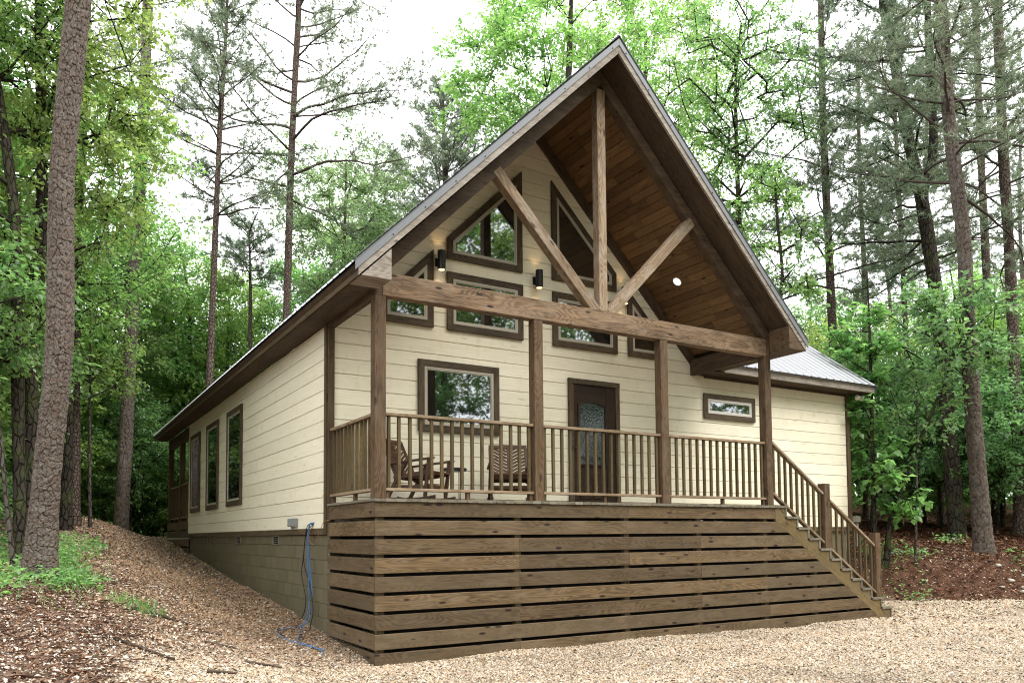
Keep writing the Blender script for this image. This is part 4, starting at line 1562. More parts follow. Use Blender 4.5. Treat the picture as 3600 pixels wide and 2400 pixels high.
def trunk_tube(path, rad, sides=14, flare=0.35, wob=0.05, seed=0):
    """closed tube along a dense path; uv in metres round and along"""
    p = np.array(path)
    n = len(p)
    r = np.array(rad)
    t = np.gradient(p, axis=0)
    t = unit(t)
    u = unit(np.cross(t, np.array([[0.0, 1.0, 0.0]])))
    v = np.cross(t, u)
    a = np.arange(sides + 1) * 2 * PI / sides
    s = np.concatenate([[0], np.cumsum(np.linalg.norm(np.diff(p, axis=0), axis=1))])
    fl = 1 + flare * np.exp(-s / 0.35)[:, None] * (1 + 0.35 * np.sin(a * 3 + seed))[None]
    rr = r[:, None] * fl * (1 + wob * np.sin(a[None] * 2 + s[:, None] * 1.7 + seed))
    V = p[:, None] + rr[..., None] * (np.cos(a)[None, :, None] * u[:, None] + np.sin(a)[None, :, None] * v[:, None])
    UV = np.stack(np.broadcast_arrays(a[None] * r.mean(), s[:, None]), -1).reshape(-1, 2)
    m = sides + 1
    ii = (np.arange(n - 1)[:, None] * m + np.arange(sides)[None]).ravel()
    Fq = np.stack([ii, ii + 1, ii + m + 1, ii + m], 1)
    return V.reshape(-1, 3), Fq, UV, (p, r, s, a, rr, u, v)


def dense(path, step=0.3):
    p = np.array(path, float)
    L = np.linalg.norm(np.diff(p, axis=0), axis=1).sum()
    return spline(p, max(8, int(L / step)))


def merge(parts):
    V, Fs, U = [], [], []
    o = 0
    for v, f, uv in parts:
        V.append(v)
        Fs.append(f + o)
        U.append(uv)
        o += len(v)
    return np.concatenate(V), np.concatenate(Fs), np.concatenate(U)


def grow(trunk, attract, rng, r_tip=0.007, zmin=None, expo=2.4, step=0.55):
    """join every attractor to the nearest suitable node of the growing skeleton; radii follow the pipe rule"""
    nodes = [tuple(x) for x in trunk]
    par = [-1] + list(range(len(trunk) - 1))
    P = np.zeros((len(trunk) + len(attract) * 14, 3))
    P[:len(trunk)] = trunk
    cnt = len(trunk)
    zmin = trunk[0][2] if zmin is None else zmin
    tr = np.array(trunk)
    dt = np.min(np.linalg.norm(attract[:, None] - tr[None], axis=2), axis=1)
    tips = []
    for i in np.argsort(dt):
        a = attract[i]
        Q = P[:cnt]
        d = np.linalg.norm(Q - a, axis=1)
        hor = np.linalg.norm(Q[:, :2] - a[:2], axis=1)
        cost = d + 1.2 * np.clip(Q[:, 2] + 0.35 * hor - a[2], 0, 9) + 50 * (Q[:, 2] < zmin)
        j = int(np.argmin(cost))
        m = max(1, min(12, int(d[j] / step)))
        base = P[j].copy()
        bend = rng.normal(0, 0.08, 3) * d[j]
        bend[2] += 0.10 * hor[j]
        prev = j
        for k in range(1, m + 1):
            t = k / m
            q = base + (a - base) * t + bend * 4 * t * (1 - t) * 0.5 + rng.normal(0, 0.03, 3) * (t < 1)
            P[cnt] = q
            par.append(prev)
            prev = cnt
            cnt += 1
        tips.append(prev)
    par = np.array(par)
    acc = np.zeros(cnt)
    for t in tips:
        acc[t] += r_tip ** expo * 3
    for i in range(cnt - 1, 0, -1):
        if acc[i] == 0:
            acc[i] = r_tip ** expo
        if par[i] >= 0:
            acc[par[i]] += acc[i]
    rad = acc ** (1 / expo)
    return P[:cnt], par, rad, tips


def broadleaf(trunk_path, r0, r1, attract, rng, greens, n_twig=6, n_leaf=13, leaf=0.11, leafw=0.62, spread=0.55, zmin=None, bark='darkbark', up_bias=1.1, sides=12, drop=0.0, limb=0.68):
    """returns (trunk mesh, crown mesh)"""
    tp = dense(trunk_path, 0.35)
    P, par, rad, tips = grow(tp, attract, rng, zmin=zmin)
    rt_ = np.linspace(r0, r1, len(tp))
    segs = []
    for i in range(len(tp), len(P)):
        j = par[i]
        rj = min(rad[j] * limb, rt_[j] * 0.8) if j < len(tp) else rad[j] * limb
        segs.append((P[j], P[i], max(rj, rad[i] * limb), max(rad[i] * limb, 0.006)))
    # twigs around every tip and along the outer limbs
    base = P[np.array(tips)]
    ctr = np.mean(base, axis=0)
    tw0 = np.repeat(base, n_twig, axis=0)
    n = len(tw0)
    out = unit(tw0 - ctr) * 0.6
    dirs = unit(out + rng.normal(0, 0.75, (n, 3)) * np.array([1, 1, 0.55]) + np.array([0, 0, 0.12]))
    ln = spread * (0.55 + 0.75 * rng.random((n, 1)))
    tw1 = tw0 + dirs * ln
    tw1[:, 2] -= 0.12 * ln[:, 0]
    segs += [(tw0[i], tw1[i], 0.0065, 0.003) for i in range(n)]
    segs = [s for s in segs if np.linalg.norm(s[1] - s[0]) > 1e-4]
    fr = frustums(segs, 5)
    tv, tf, tuv, _ = trunk_tube(tp, rt_, sides, seed=rng.random() * 6)
    V, Fq, UV = merge([(tv, tf, tuv), fr])
    trunk_me = np_mesh('trunk', V, Fq, None, UV, smooth=True)
    # leaves sit along the twigs
    N = n * n_leaf
    t = rng.random((N, 1)) ** 0.7
    A = np.repeat(tw0, n_leaf, axis=0)
    B = np.repeat(tw1, n_leaf, axis=0)
    dr = np.repeat(dirs, n_leaf, axis=0)
    pos = A + (B - A) * (t * 1.15) + rng.normal(0, 0.05 * spread / 0.5, (N, 3))
    ax = unit(dr * 0.5 + rng.normal(0, 0.7, (N, 3)) * np.array([1, 1, 0.5]) + np.array([0, 0, -0.25 - drop]))
    nr = unit(rng.normal(0, 0.55, (N, 3)) + np.array([0, 0, up_bias]))
    Ls = leaf * (0.6 + 0.75 * rng.random(N))
    lv, lf = leaf_arrays(pos, ax, nr, Ls, leafw)
    # tint: each twig has its own, leaves vary about it
    tw = palette(n, greens, rng, 0.12)
    c = np.repeat(tw, n_leaf, axis=0) * (0.82 + 0.36 * rng.random((N, 1)))
    cr = np_mesh('crown', lv, lf, np.repeat(c, 4, axis=0))
    return trunk_me, cr


def ellipsoid_pts(c, r, n, rng, shell=0.45, zcut=None):
    out = []
    c, r = np.array(c), np.array(r)
    while len(out) < n:
        d = unit(rng.normal(0, 1, 3))
        k = (shell + (1 - shell) * rng.random() ** 0.6)
        p = c + d * r * k
        if zcut is not None and p[2] < zcut:
            continue
        out.append(p)
    return np.array(out)


def pine_crown(path, z_lo, rng, nbr, length, n_sub=4, droop=0.0, greens='pine', bottom_sparse=0.4, needle=0.19, per_tuft=16, top_taper=True, r_at=None, az_bias=None, tuft_sp=0.25):
    """branches from height z_lo to the top of the path, each with side shoots that end in needle tufts"""
    p = np.array(path)
    zs = p[:, 2]
    ztop = zs.max()
    segs, tp, td = [], [], []
    for b in range(nbr):
        f = (b + rng.random() * 0.8) / nbr
        f = f ** (1.0 - 0.25 * bottom_sparse)
        z = z_lo + (ztop - z_lo) * min(f, 0.995)
        i = min(len(p) - 1, max(0, int(np.searchsorted(zs, z))))
        o = p[i].copy()
        az = b * 2.399 + rng.normal(0, 0.5)
        if az_bias is not None and rng.random() < 0.5:
            az = az_bias + rng.normal(0, 0.8)
        rel = (z - z_lo) / max(0.1, ztop - z_lo)
        L = length * (0.55 + 0.6 * rng.random()) * ((1 - rel) ** 0.55 if top_taper else 1.0) + 0.25
        rise = 0.15 + 0.65 * rel - droop + rng.normal(0, 0.12)
        d = unit(np.array([math.cos(az), math.sin(az), rise]))
        n = max(4, int(L / 0.35))
        q = o
        pts = [q]
        for k in range(n):
            d = unit(d + rng.normal(0, 0.13, 3) + np.array([0, 0, 0.05 if k > n * 0.5 else -0.03]))
            q = q + d * L / n
            pts.append(q)
        rb = 0.011 + 0.0065 * L
        for k in range(n):
            segs.append((pts[k], pts[k + 1], rb * (1 - k / n) + 0.005, rb * (1 - (k + 1) / n) + 0.005))
        # side shoots
        for k in range(max(1, int(n * 0.35)), n + 1):
            for s in range(n_sub if k < n else 2):
                if rng.random() < 0.25:
                    continue
                td_ = unit(pts[min(k, n)] - pts[k - 1])
                sd_ = unit(td_ * 0.7 + rng.normal(0, 0.7, 3) * np.array([1, 1, 0.45]) + np.array([0, 0, 0.25]))
                sl_ = L * 0.22 * (0.4 + rng.random()) * (1.25 - 0.6 * k / n) + 0.12
                e = pts[k] + sd_ * sl_
                segs.append((pts[k], e, 0.007, 0.004))
                m = max(1, int(sl_ / tuft_sp))
                for g_ in range(m + 1):
                    tt = 1.0 - 0.75 * g_ / (m + 0.5)
                    tp.append(pts[k] + (e - pts[k]) * tt + rng.normal(0, 0.03, 3))
                    td.append(unit(sd_ + np.array([0, 0, 0.35])))
        tp.append(pts[-1])
        td.append(d)
    tp, td = np.array(tp), np.array(td)
    N = len(tp) * per_tuft
    pos = np.repeat(tp, per_tuft, axis=0)
    ax = unit(np.repeat(td, per_tuft, axis=0) * 0.55 + rng.normal(0, 0.62, (N, 3)))
    nr = unit(rng.normal(0, 1, (N, 3)))
    side = unit(np.cross(ax, nr))
    L = (needle * (0.7 + 0.5 * rng.random(N)))[:, None]
    wv = 0.0092
    pos = pos + rng.normal(0, 0.02, (N, 3))
    v = np.stack([pos - side * wv, pos + side * wv, pos + ax * L - np.array([0, 0, 0.02])], 1).reshape(-1, 3)
    f = np.arange(N * 3).reshape(-1, 3)
    tw = palette(len(tp), GREENS[greens], rng, 0.15)
    c = np.repeat(np.repeat(tw, per_tuft, axis=0) * (0.8 + 0.4 * rng.random((N, 1))), 3, axis=0)
    return segs, np_mesh('crown', v, f, c)


def worley(u, v, per, seed=0):
    """F1, F2 and cell id in a (u, v) lattice that wraps round u with period per"""
    ui, vi = np.floor(u), np.floor(v)
    F1 = np.full(u.shape, 9.0)
    F2 = np.full(u.shape, 9.0)
    cid = np.zeros(u.shape)
    for du in (-1, 0, 1):
        for dv in (-1, 0, 1):
            a, b = ui + du, vi + dv
            aw = np.mod(a, per)
            h1 = np.sin(aw * 127.1 + b * 311.7 + seed) * 43758.5453
            h2 = np.sin(aw * 269.5 + b * 183.3 + seed) * 43758.5453
            h1 -= np.floor(h1)
            h2 -= np.floor(h2)
            px = a + 0.5 + (h1 - 0.5) * 0.8 + 0.5 * np.mod(b, 2) * 0
            py = b + 0.5 + (h2 - 0.5) * 0.8
            d = np.maximum(np.abs(u - px), np.abs(v - py)) * 0.85 + np.hypot(u - px, v - py) * 0.15
            closer = d < F1
            F2 = np.where(closer, F1, np.minimum(F2, d))
            cid = np.where(closer, h1 * 0.5 + h2 * 0.5, cid)
            F1 = np.where(closer, d, F1)
    return F1, F2, cid


def plated_trunk(path, r0, r1, step, sides, ncell, vlen, depth, seed, flare=0.4, tone=1.0):
    """a pine trunk whose bark plates are real relief"""
    p = dense(path, step)
    r = np.interp(np.linspace(0, 1, len(p)), [0, 0.12, 1], [r0, r0 * 0.9, r1])
    V, Fq, UV, (pp, rr_, s, a, rad, u, v) = trunk_tube(p, r, sides, flare=flare, wob=0.03, seed=seed)
    A, Sx = np.meshgrid(a, s)
    cu = A / (2 * PI) * ncell
    cv = Sx / vlen
    wob = (vnoise(cu * 1.3, cv * 1.3, 4) - 0.5) * 0.5
    wob2 = (vnoise(np.mod(cu, ncell) * 2.9 + 9, cv * 2.9, 8) - 0.5) * 0.35
    edge = np.where(A > 2 * PI - 1e-6, 0.0, 1.0)
    cu2 = cu + (wob2) * edge * np.minimum(1, np.minimum(cu, ncell - cu))
    cv2 = cv + wob * np.minimum(1, np.minimum(cu, ncell - cu))
    F1, F2, cid = worley(cu2, cv2, ncell, seed)
    e = F2 - F1
    G1, G2, gid = worley(cu2 * 2.0, cv2 * 2.3, ncell * 2, seed + 3)
    e2 = G2 - G1
    pl = S(e / 0.10)
    pl2 = S(e2 / 0.10)
    fr = vnoise(cu * 5, cv * 9, 6) - 0.5
    # plates curl off the trunk towards one side, and flakes lie on the plates
    lift = depth * pl * (0.35 + 0.65 * cid) + depth * 0.45 * pl * pl2 * gid
    disp = lift + fr * depth * 0.5 * pl
    dirs = np.cos(a)[None, :, None] * u[:, None] + np.sin(a)[None, :, None] * v[:, None]
    P = pp[:, None] + (rad + disp - depth * 0.5)[..., None] * dirs
    c0, c1, c2 = (np.array(c_) * tone for c_ in ((0.145, 0.116, 0.096), (0.215, 0.162, 0.128), (0.240, 0.218, 0.195)))
    plate_c = c0 * (1 - gid[..., None]) + c1 * gid[..., None]
    grey = S((np.mod(cid * 7.3 + gid * 1.7, 1.0) - 0.45) * 3)[..., None]
    plate_c = plate_c * (1 - 0.7 * grey) + c2 * 0.7 * grey
    plate_c = plate_c * (0.78 + 0.22 * pl2[..., None]) * (0.9 + 0.35 * fr[..., None])
    crack_c = np.array([0.030, 0.022, 0.018])
    col = crack_c + (plate_c - crack_c) * S(e / 0.075)[..., None]
    return P.reshape(-1, 3), Fq, UV, col.reshape(-1, 3)


def tree_thing(name, base, label, cat, group, trunk_me, crown_me, bark, leafm, world_mesh=True):
    t = thing(name, base, label, cat, group)
    if world_mesh:
        mt = Matrix.Translation(-Vector(base))
        trunk_me.transform(mt)
        crown_me.transform(mt)
    link('trunk', trunk_me, M[bark], t, Matrix.Translation(base))
    link('crown', crown_me, M[leafm], t, Matrix.Translation(base))
    return t


def copy_tree(src, loc, rotz, scale, label=None, group=None, tilt=0.0):
    c = src.copy()
    COL.objects.link(c)
    mw = Matrix.Translation(loc) @ Matrix.Rotation(rotz, 4, 'Z') @ Matrix.Rotation(tilt, 4, 'X') @ Matrix.Scale(scale, 4)
    c.matrix_basis = mw
    if label:
        c['label'] = label
    if group:
        c['group'] = group
    for ch in src.children:
        d = ch.copy()
        COL.objects.link(d)
        d.parent = c
    return c


def ground_path(path, sink=0.12):
    p = [tuple(q) for q in path]
    x, y, _ = p[0]
    z = hz(x, y) - sink
    return [(x, y, z)] + p[1:]


def rngs(n):
    return np.random.default_rng(n)


# ------------------------------------------------------------------ the pines that can be told apart
def pine_(path, r0, r1, z_lo, seed, nbr, length, label, plated=None, group=None, bark='pinebark', stubs=7, **kw):
    rng = rngs(seed)
    path = ground_path(path)
    dp = dense(path, 0.3)
    segs, crown = pine_crown(dp, z_lo, rng, nbr, length, **kw)
    for _ in range(stubs):
        i = int(len(dp) * rng.uniform(0.15, 0.6))
        az = rng.uniform(0, 2 * PI)
        d = np.array([math.cos(az), math.sin(az), rng.uniform(-0.1, 0.5)])
        segs.append((dp[i], dp[i] + d * rng.uniform(0.2, 0.9), 0.014, 0.004))
    fv, ff, fuv = frustums(segs, 5)
    if plated:
        tv, tf, tuv, tc = plated_trunk(path, r0, r1, seed=seed, **plated)
        V, Fq, UV = merge([(tv, tf, tuv), (fv, ff, fuv)])
        C = np.concatenate([tc, np.tile([[0.07, 0.055, 0.045]], (len(fv), 1))])
        tm = np_mesh('trunk', V, Fq, C, UV, smooth=False)
        bark = 'platebark'
    else:
        rr = np.interp(np.linspace(0, 1, len(dp)), [0, 0.1, 1], [r0, r0 * 0.9, r1])
        tv, tf, tuv, _ = trunk_tube(dp, rr, 16, seed=seed)
        V, Fq, UV = merge([(tv, tf, tuv), (fv, ff, fuv)])
        tm = np_mesh('trunk', V, Fq, None, UV, smooth=True)
    return tree_thing('pine_tree', path[0], label, 'pine tree', group, tm, crown, bark, 'needle')


pine_([(-3.38, 4.06, -1.04), (-3.31, 3.93, 0.48), (-3.2, 3.75, 2.3), (-3.21, 3.62, 4.63), (-3.07, 3.39, 7.05), (-2.98, 3.19, 9.48), (-2.9, 3.1, 16)], 0.19, 0.128, 10.5, 1, 34, 2.6,
      'thick pine trunk with grey plated bark standing in the green patch left of the path', plated=dict(step=0.014, sides=170, ncell=16, vlen=0.105, depth=0.021, flare=0.5, tone=0.74), stubs=0)
pine_([(15.12, 1.07, -1.0), (14.87, 1.04, 1.89), (14.71, 1.02, 3.88), (14.57, 0.96, 6.2), (14.27, 1.0, 8.69), (14.05, 0.97, 11.42), (13.87, 0.88, 14.65)], 0.185, 0.10, 7.0, 2, 36, 3.4,
      'tall straight pine with scaly bark standing on the bank right of the stairs', plated=dict(step=0.025, sides=90, ncell=10, vlen=0.13, depth=0.028, flare=0.4, tone=0.68))
pine_([(-1.12, 19.02, -0.15), (-0.96, 18.57, 5.79), (-0.79, 18.11, 11.77), (-0.71, 17.76, 16.59), (-0.67, 17.49, 20.73)], 0.21, 0.12, 10.5, 3, 16, 2.6,
      'bare trunked reddish pine on the crest of the gravel path', plated=dict(step=0.025, sides=90, ncell=10, vlen=0.15, depth=0.030, flare=0.25, tone=0.72), stubs=12)
pine_([(-2.58, 14.06, -0.21), (-2.67, 13.74, 6.03), (-2.6, 13.41, 10.71), (-2.58, 13.25, 13.19), (-2.6, 13.06, 16.5)], 0.13, 0.09, 11.0, 4, 18, 2.0,
      'slender pine trunk close behind the thick plated pine')
pine_([(0.98, 16.6, -0.32), (1.03, 16.21, 5.51), (1.13, 15.76, 11.92), (1.22, 15.57, 14.23), (1.25, 15.47, 15.9)], 0.125, 0.03, 8.8, 5, 48, 2.9,
      'slim pine with a whole needled top against the white sky, left of the roof', per_tuft=14, stubs=10)
pine_([(3.43, 17.45, -0.33), (3.51, 16.99, 6.55), (3.55, 16.62, 12.21), (3.67, 16.25, 17.23), (3.72, 16.07, 19.67), (3.75, 16.0, 21)], 0.145, 0.06, 10.2, 6, 46, 5.2,
      'tall pine rising behind the roof with long bare lower branches against the sky', stubs=14, bottom_sparse=1.0)
pine_([(3.5, 22.09, -0.3), (3.4, 21.63, 8.0), (3.3, 21.48, 11.2)], 0.11, 0.03, 9.0, 7, 26, 1.7, 'small pine top between the two tall bare pines behind the roof', top_taper=False, n_sub=5)
pine_([(11.81, 21.75, -0.35), (11.52, 21.11, 10.0), (11.3, 20.95, 15.5), (11.19, 20.9, 18.6)], 0.2, 0.05, 9.0, 8, 95, 4.3,
      'round topped grey green pine beside the bright oak above the roof', per_tuft=15, n_sub=5)
pine_([(19.23, 7.91, -0.48), (18.96, 7.7, 5.84), (18.68, 7.58, 10.63), (18.52, 7.5, 13.5), (18.39, 7.36, 17.09), (18.29, 7.29, 19.24)], 0.16, 0.08, 7.0, 9, 50, 3.4,
      'pine with wide branches just right of the porch gable', bottom_sparse=0.2, n_sub=5)
pine_([(25.44, 11.18, -0.5), (25.17, 10.73, 9.65), (24.94, 10.63, 13.62), (24.75, 10.4, 19.36)], 0.12, 0.06, 8.0, 10, 40, 2.8, 'thin distant pine between the wing roof and the forked pine')
pine_([(21.18, 3.23, -0.52), (20.8, 3.03, 6.46), (20.5, 2.95, 10.9), (20.28, 2.83, 15.02), (20.09, 2.72, 18.83)], 0.17, 0.11, 7.4, 11, 42, 3.2,
      'stout dark pine trunk at the right edge of the view', bottom_sparse=0.2)
pine_([(24.76, 5.74, -0.53), (24.32, 5.52, 7.66), (24.03, 5.4, 12.51), (23.76, 5.24, 17.72), (23.64, 5.14, 20.7)], 0.15, 0.09, 8.8, 12, 38, 3.0, 'pine trunk standing between the scaly bank pine and the edge pine')
pine_([(25.2, 8.99, -0.51), (24.66, 8.74, 9.01), (24.34, 8.63, 13.97), (24.12, 8.51, 18.11)], 0.11, 0.06, 8.5, 13, 40, 2.4, 'thin pine seen just left of the forked pine')

# the forked pine has two stems
rng = rngs(14)
pa = ground_path([(18.57, 3.6, -0.01), (18.11, 3.59, 4.85), (17.81, 3.63, 7.21), (17.51, 3.7, 9.09), (17.22, 3.79, 10.43), (16.75, 3.91, 13.16), (16.52, 3.97, 14.37), (16.33, 3.91, 17.41)])
pb = [(17.55, 3.7, 8.8), (17.80, 3.45, 10.2), (17.67, 3.39, 12.54), (17.58, 3.33, 14.36), (17.47, 3.22, 17.4)]
da, db = dense(pa, 0.3), dense(pb, 0.3)
sa, ca = pine_crown(da, 6.8, rng, 42, 4.0, n_sub=5, bottom_sparse=0.2, az_bias=PI)
sb, cb = pine_crown(db, 9.8, rng, 28, 3.4, n_sub=5, bottom_sparse=0.2)
ta = trunk_tube(da, np.linspace(0.21, 0.10, len(da)), 18, seed=1)[:3]
tb = trunk_tube(db, np.linspace(0.13, 0.07, len(db)), 14, flare=0.0, seed=2)[:3]
V, Fq, UV = merge([ta, tb, frustums(sa + sb, 5)])
fork = tree_thing('pine_tree', pa[0], 'big dark pine that forks into two leaning stems', 'pine tree', None, np_mesh('trunk', V, Fq, None, UV, smooth=True), ca, 'darkbark', 'needle')
cb.transform(Matrix.Translation(-Vector(pa[0])))
link('crown', cb, M['needle'], fork, Matrix.Translation(pa[0]))


# ------------------------------------------------------------------ broad-leaved trees that can be told apart
def leafy(name, path, r0, r1, blobs, seed, greens, label, cat='tree', bark='darkbark', group=None, **kw):
    rng = rngs(seed)
    path = ground_path(path)
    att = np.concatenate([ellipsoid_pts(c, r, n, rng, sh) for c, r, n, sh in blobs])
    tm, cm = broadleaf(path, r0, r1, att, rng, GREENS[greens], bark=bark, **kw)
    return tree_thing(name, path[0], label, cat, group, tm, cm, bark, 'leaf')


leafy('oak_tree', [(13.71, 15.93, -0.4), (13.4, 15.39, 9.0), (13.48, 14.94, 15.21), (13.53, 14.61, 20.0)], 0.26, 0.08,
      [((13.4, 14.9, 17.6), (4.3, 4.0, 5.6), 190, 0.35), ((10.6, 14.9, 15.4), (2.4, 2.0, 2.6), 60, 0.2), ((16.2, 14.8, 14.5), (2.8, 2.4, 3.6), 60, 0.2)], 21, 'bright',
      'large bright green oak crown rising behind the left roof slope near the ridge', 'oak tree', leaf=0.15, n_twig=7, n_leaf=14, spread=0.75, zmin=8.0)
leafy('oak_tree', [(18.89, 17.48, -0.42), (18.78, 16.72, 9.17), (18.55, 16.4, 15.67), (18.56, 16.17, 21.0)], 0.22, 0.07,
      [((18.5, 16.3, 18.0), (4.2, 3.8, 5.5), 200, 0.35)], 22, 'bright', 'second bright oak crown directly behind the gable peak', 'oak tree', leaf=0.15, n_twig=6, n_leaf=13, spread=0.75, zmin=8.0)
leafy('tree', [(6.33, 20.38, -0.33), (6.23, 19.91, 6.36), (6.35, 19.54, 10.3), (6.39, 19.42, 13.4)], 0.11, 0.03,
      [((6.2, 19.6, 11.6), (2.8, 2.4, 3.8), 160, 0.2)], 23, 'pale', 'light airy tree right of the tall bare pine, behind the roof', leaf=0.12, n_twig=6, n_leaf=16, spread=0.6, zmin=5.0, bark='greybark')
leafy('tree', [(12.05, 28.62, -0.31), (11.82, 28.06, 10.0), (11.81, 27.74, 14.0)], 0.13, 0.04,
      [((10.3, 27.8, 13.8), (3.4, 2.6, 4.4), 170, 0.2)], 24, 'pale', 'pale tree low behind the roof, under the round topped pine', leaf=0.14, n_twig=6, n_leaf=16, spread=0.7, zmin=6.0, bark='greybark')
leafy('tree', [(15.07, 8.09, -0.46), (14.81, 7.7, 6.8), (14.67, 7.69, 9.3), (14.55, 7.58, 13.11), (14.6, 7.35, 15.0)], 0.12, 0.03,
      [((14.6, 7.6, 13.0), (2.8, 2.4, 4.4), 180, 0.2), ((14.4, 7.7, 8.6), (1.6, 1.6, 1.6), 26, 0.3)], 25, 'mid', 'thin dark branched tree beside the right roof edge with small leaves', leaf=0.10, n_twig=6, n_leaf=15, spread=0.6, zmin=5.5, limb=1.1)
leafy('tree', [(12.58, 4.91, -0.46), (12.44, 4.66, 4.6), (12.66, 4.48, 5.9), (12.51, 4.46, 7.5), (12.44, 4.43, 8.6)], 0.07, 0.02,
      [((12.4, 4.5, 7.0), (1.2, 1.2, 2.0), 44, 0.3)], 26, 'mid', 'black crooked thin tree rising over the wing roof', leaf=0.10, n_twig=6, n_leaf=12, spread=0.45, zmin=3.8)
leafy('maple_sapling', [(12.05, 1.72, -0.48), (11.97, 1.64, 1.78), (11.89, 1.57, 3.66), (11.81, 1.53, 5.2)], 0.055, 0.015,
      [((11.95, 1.85, 3.0), (0.6, 0.65, 1.7), 36, 0.3), ((12.05, 1.45, 1.1), (0.55, 0.55, 0.5), 13, 0.3), ((12.35, 1.3, 0.35), (0.45, 0.45, 0.35), 7, 0.3)], 27, 'mid',
      'young maple with broad pale green leaves right beside the wing corner', 'maple', leaf=0.15, leafw=0.85, n_twig=5, n_leaf=9, spread=0.34, zmin=0.3, up_bias=1.6)
leafy('tree', [(12.26, 1.61, -0.72), (12.36, 1.51, -0.1), (12.76, 1.19, 1.25), (13.2, 0.85, 2.52), (13.5, 0.6, 3.6)], 0.065, 0.02,
      [((13.5, 0.9, 3.9), (1.5, 1.4, 1.1), 46, 0.3)], 28, 'deep', 'dark slanting sapling leaning right next to the young maple', leaf=0.13, n_twig=6, n_leaf=11, spread=0.5, zmin=1.4)
leafy('tree', [(12.8, 1.29, -0.77), (12.81, 1.19, 0.68), (12.8, 1.11, 2.6)], 0.028, 0.01, [((12.8, 1.2, 2.3), (0.8, 0.8, 0.8), 16, 0.3)], 29, 'deep',
      'thin upright sapling with pale stem between the leaning sapling and the bank pine', leaf=0.12, n_twig=5, n_leaf=10, spread=0.4, zmin=0.8, bark='greybark')
# left side
leafy('tree', [(-3.51, 7.6, -0.27), (-3.55, 7.48, 2.16), (-3.45, 7.24, 5.24), (-3.56, 7.07, 9.11), (-3.62, 6.96, 11.42)], 0.125, 0.06,
      [((-3.8, 7.1, 9.5), (2.6, 2.0, 3.0), 130, 0.2), ((-4.9, 7.3, 5.0), (1.7, 1.6, 2.2), 70, 0.2), ((-2.6, 7.2, 7.0), (1.3, 1.2, 2.0), 50, 0.2)], 31, 'bright',
      'tall dark mossy trunked tree just left of the plated pine', leaf=0.10, n_twig=6, n_leaf=17, spread=0.55, zmin=3.0, drop=0.2)
leafy('tree', [(-3.63, 6.51, -0.39), (-3.75, 6.4, 2.69), (-3.82, 6.32, 4.73), (-4.07, 6.35, 6.71), (-4.35, 6.42, 8.43)], 0.10, 0.06,
      [((-4.6, 6.4, 8.2), (1.9, 1.6, 2.4), 90, 0.2), ((-4.4, 6.2, 4.0), (1.3, 1.3, 2.0), 60, 0.2)], 32, 'mid', 'dark leaning trunk at the left edge of the view', leaf=0.10, n_twig=6, n_leaf=17, spread=0.55, zmin=2.0, drop=0.2)
leafy('tree', [(-2.82, 13.03, -0.22), (-2.82, 12.89, 2.14), (-2.81, 12.64, 6.23), (-2.83, 12.46, 9.37)], 0.15, 0.05,
      [((-3.0, 12.6, 7.6), (2.6, 2.4, 4.0), 170, 0.2)], 33, 'bright', 'dark trunked leafy tree right behind the foot of the plated pine', leaf=0.11, n_twig=6, n_leaf=16, spread=0.6, zmin=2.6)
leafy('sapling', [(-3.69, 5.4, -0.7), (-3.92, 5.43, 1.06), (-4.0, 5.42, 2.12), (-4.05, 5.38, 3.11)], 0.035, 0.012, [((-4.0, 5.4, 3.0), (0.8, 0.8, 1.0), 22, 0.3)], 34, 'mid',
      'thin bent sapling at the far left beside the path', 'sapling', leaf=0.10, n_twig=5, n_leaf=10, spread=0.4, zmin=1.4, bark='greybark')
leafy('sapling', [(-2.25, 13.86, -0.21), (-2.31, 13.75, 2.16), (-2.33, 13.63, 4.37), (-2.38, 13.56, 6.02)], 0.045, 0.012, [((-2.3, 13.6, 4.6), (1.1, 1.1, 1.5), 36, 0.3)], 35, 'bright',
      'slim sapling left of the reddish crest pine', 'sapling', leaf=0.10, n_twig=6, n_leaf=11, spread=0.45, zmin=2.0, bark='greybark')


# ------------------------------------------------------------------ templates for the wood
def template(name, H, blobs, seed, greens, r0, label, cat, group, loc, bark='darkbark', **kw):
    rng = rngs(seed)
    path = [(0, 0, -0.15), (rng.normal(0, .08), rng.normal(0, .08), H * 0.4), (rng.normal(0, .2), rng.normal(0, .2), H * 0.72), (rng.normal(0, .3), rng.normal(0, .3), H * 0.93)]
    att = np.concatenate([ellipsoid_pts(c, r, n, rng, sh) for c, r, n, sh in blobs])
    tm, cm = broadleaf(path, r0, r0 * 0.3, att, rng, GREENS[greens], bark=bark, **kw)
    return tree_thing(name, (0, 0, 0), label, cat, group, tm, cm, bark, 'leaf', False)


LOOK = {}


def where(x, y):
    if y < -12 or (x < -12 and y < 3):
        return 'across the drive, facing the cabin front', 'facing the cabin front'
    if x < -4.5 or (x < -2 and y < 22):
        return 'in the wood left of the side path', 'left of the side path'
    if x < 13.9 and y > 17:
        return 'in the wood behind the cabin', 'behind the cabin'
    return 'in the wood right of the stairs', 'right of the stairs'


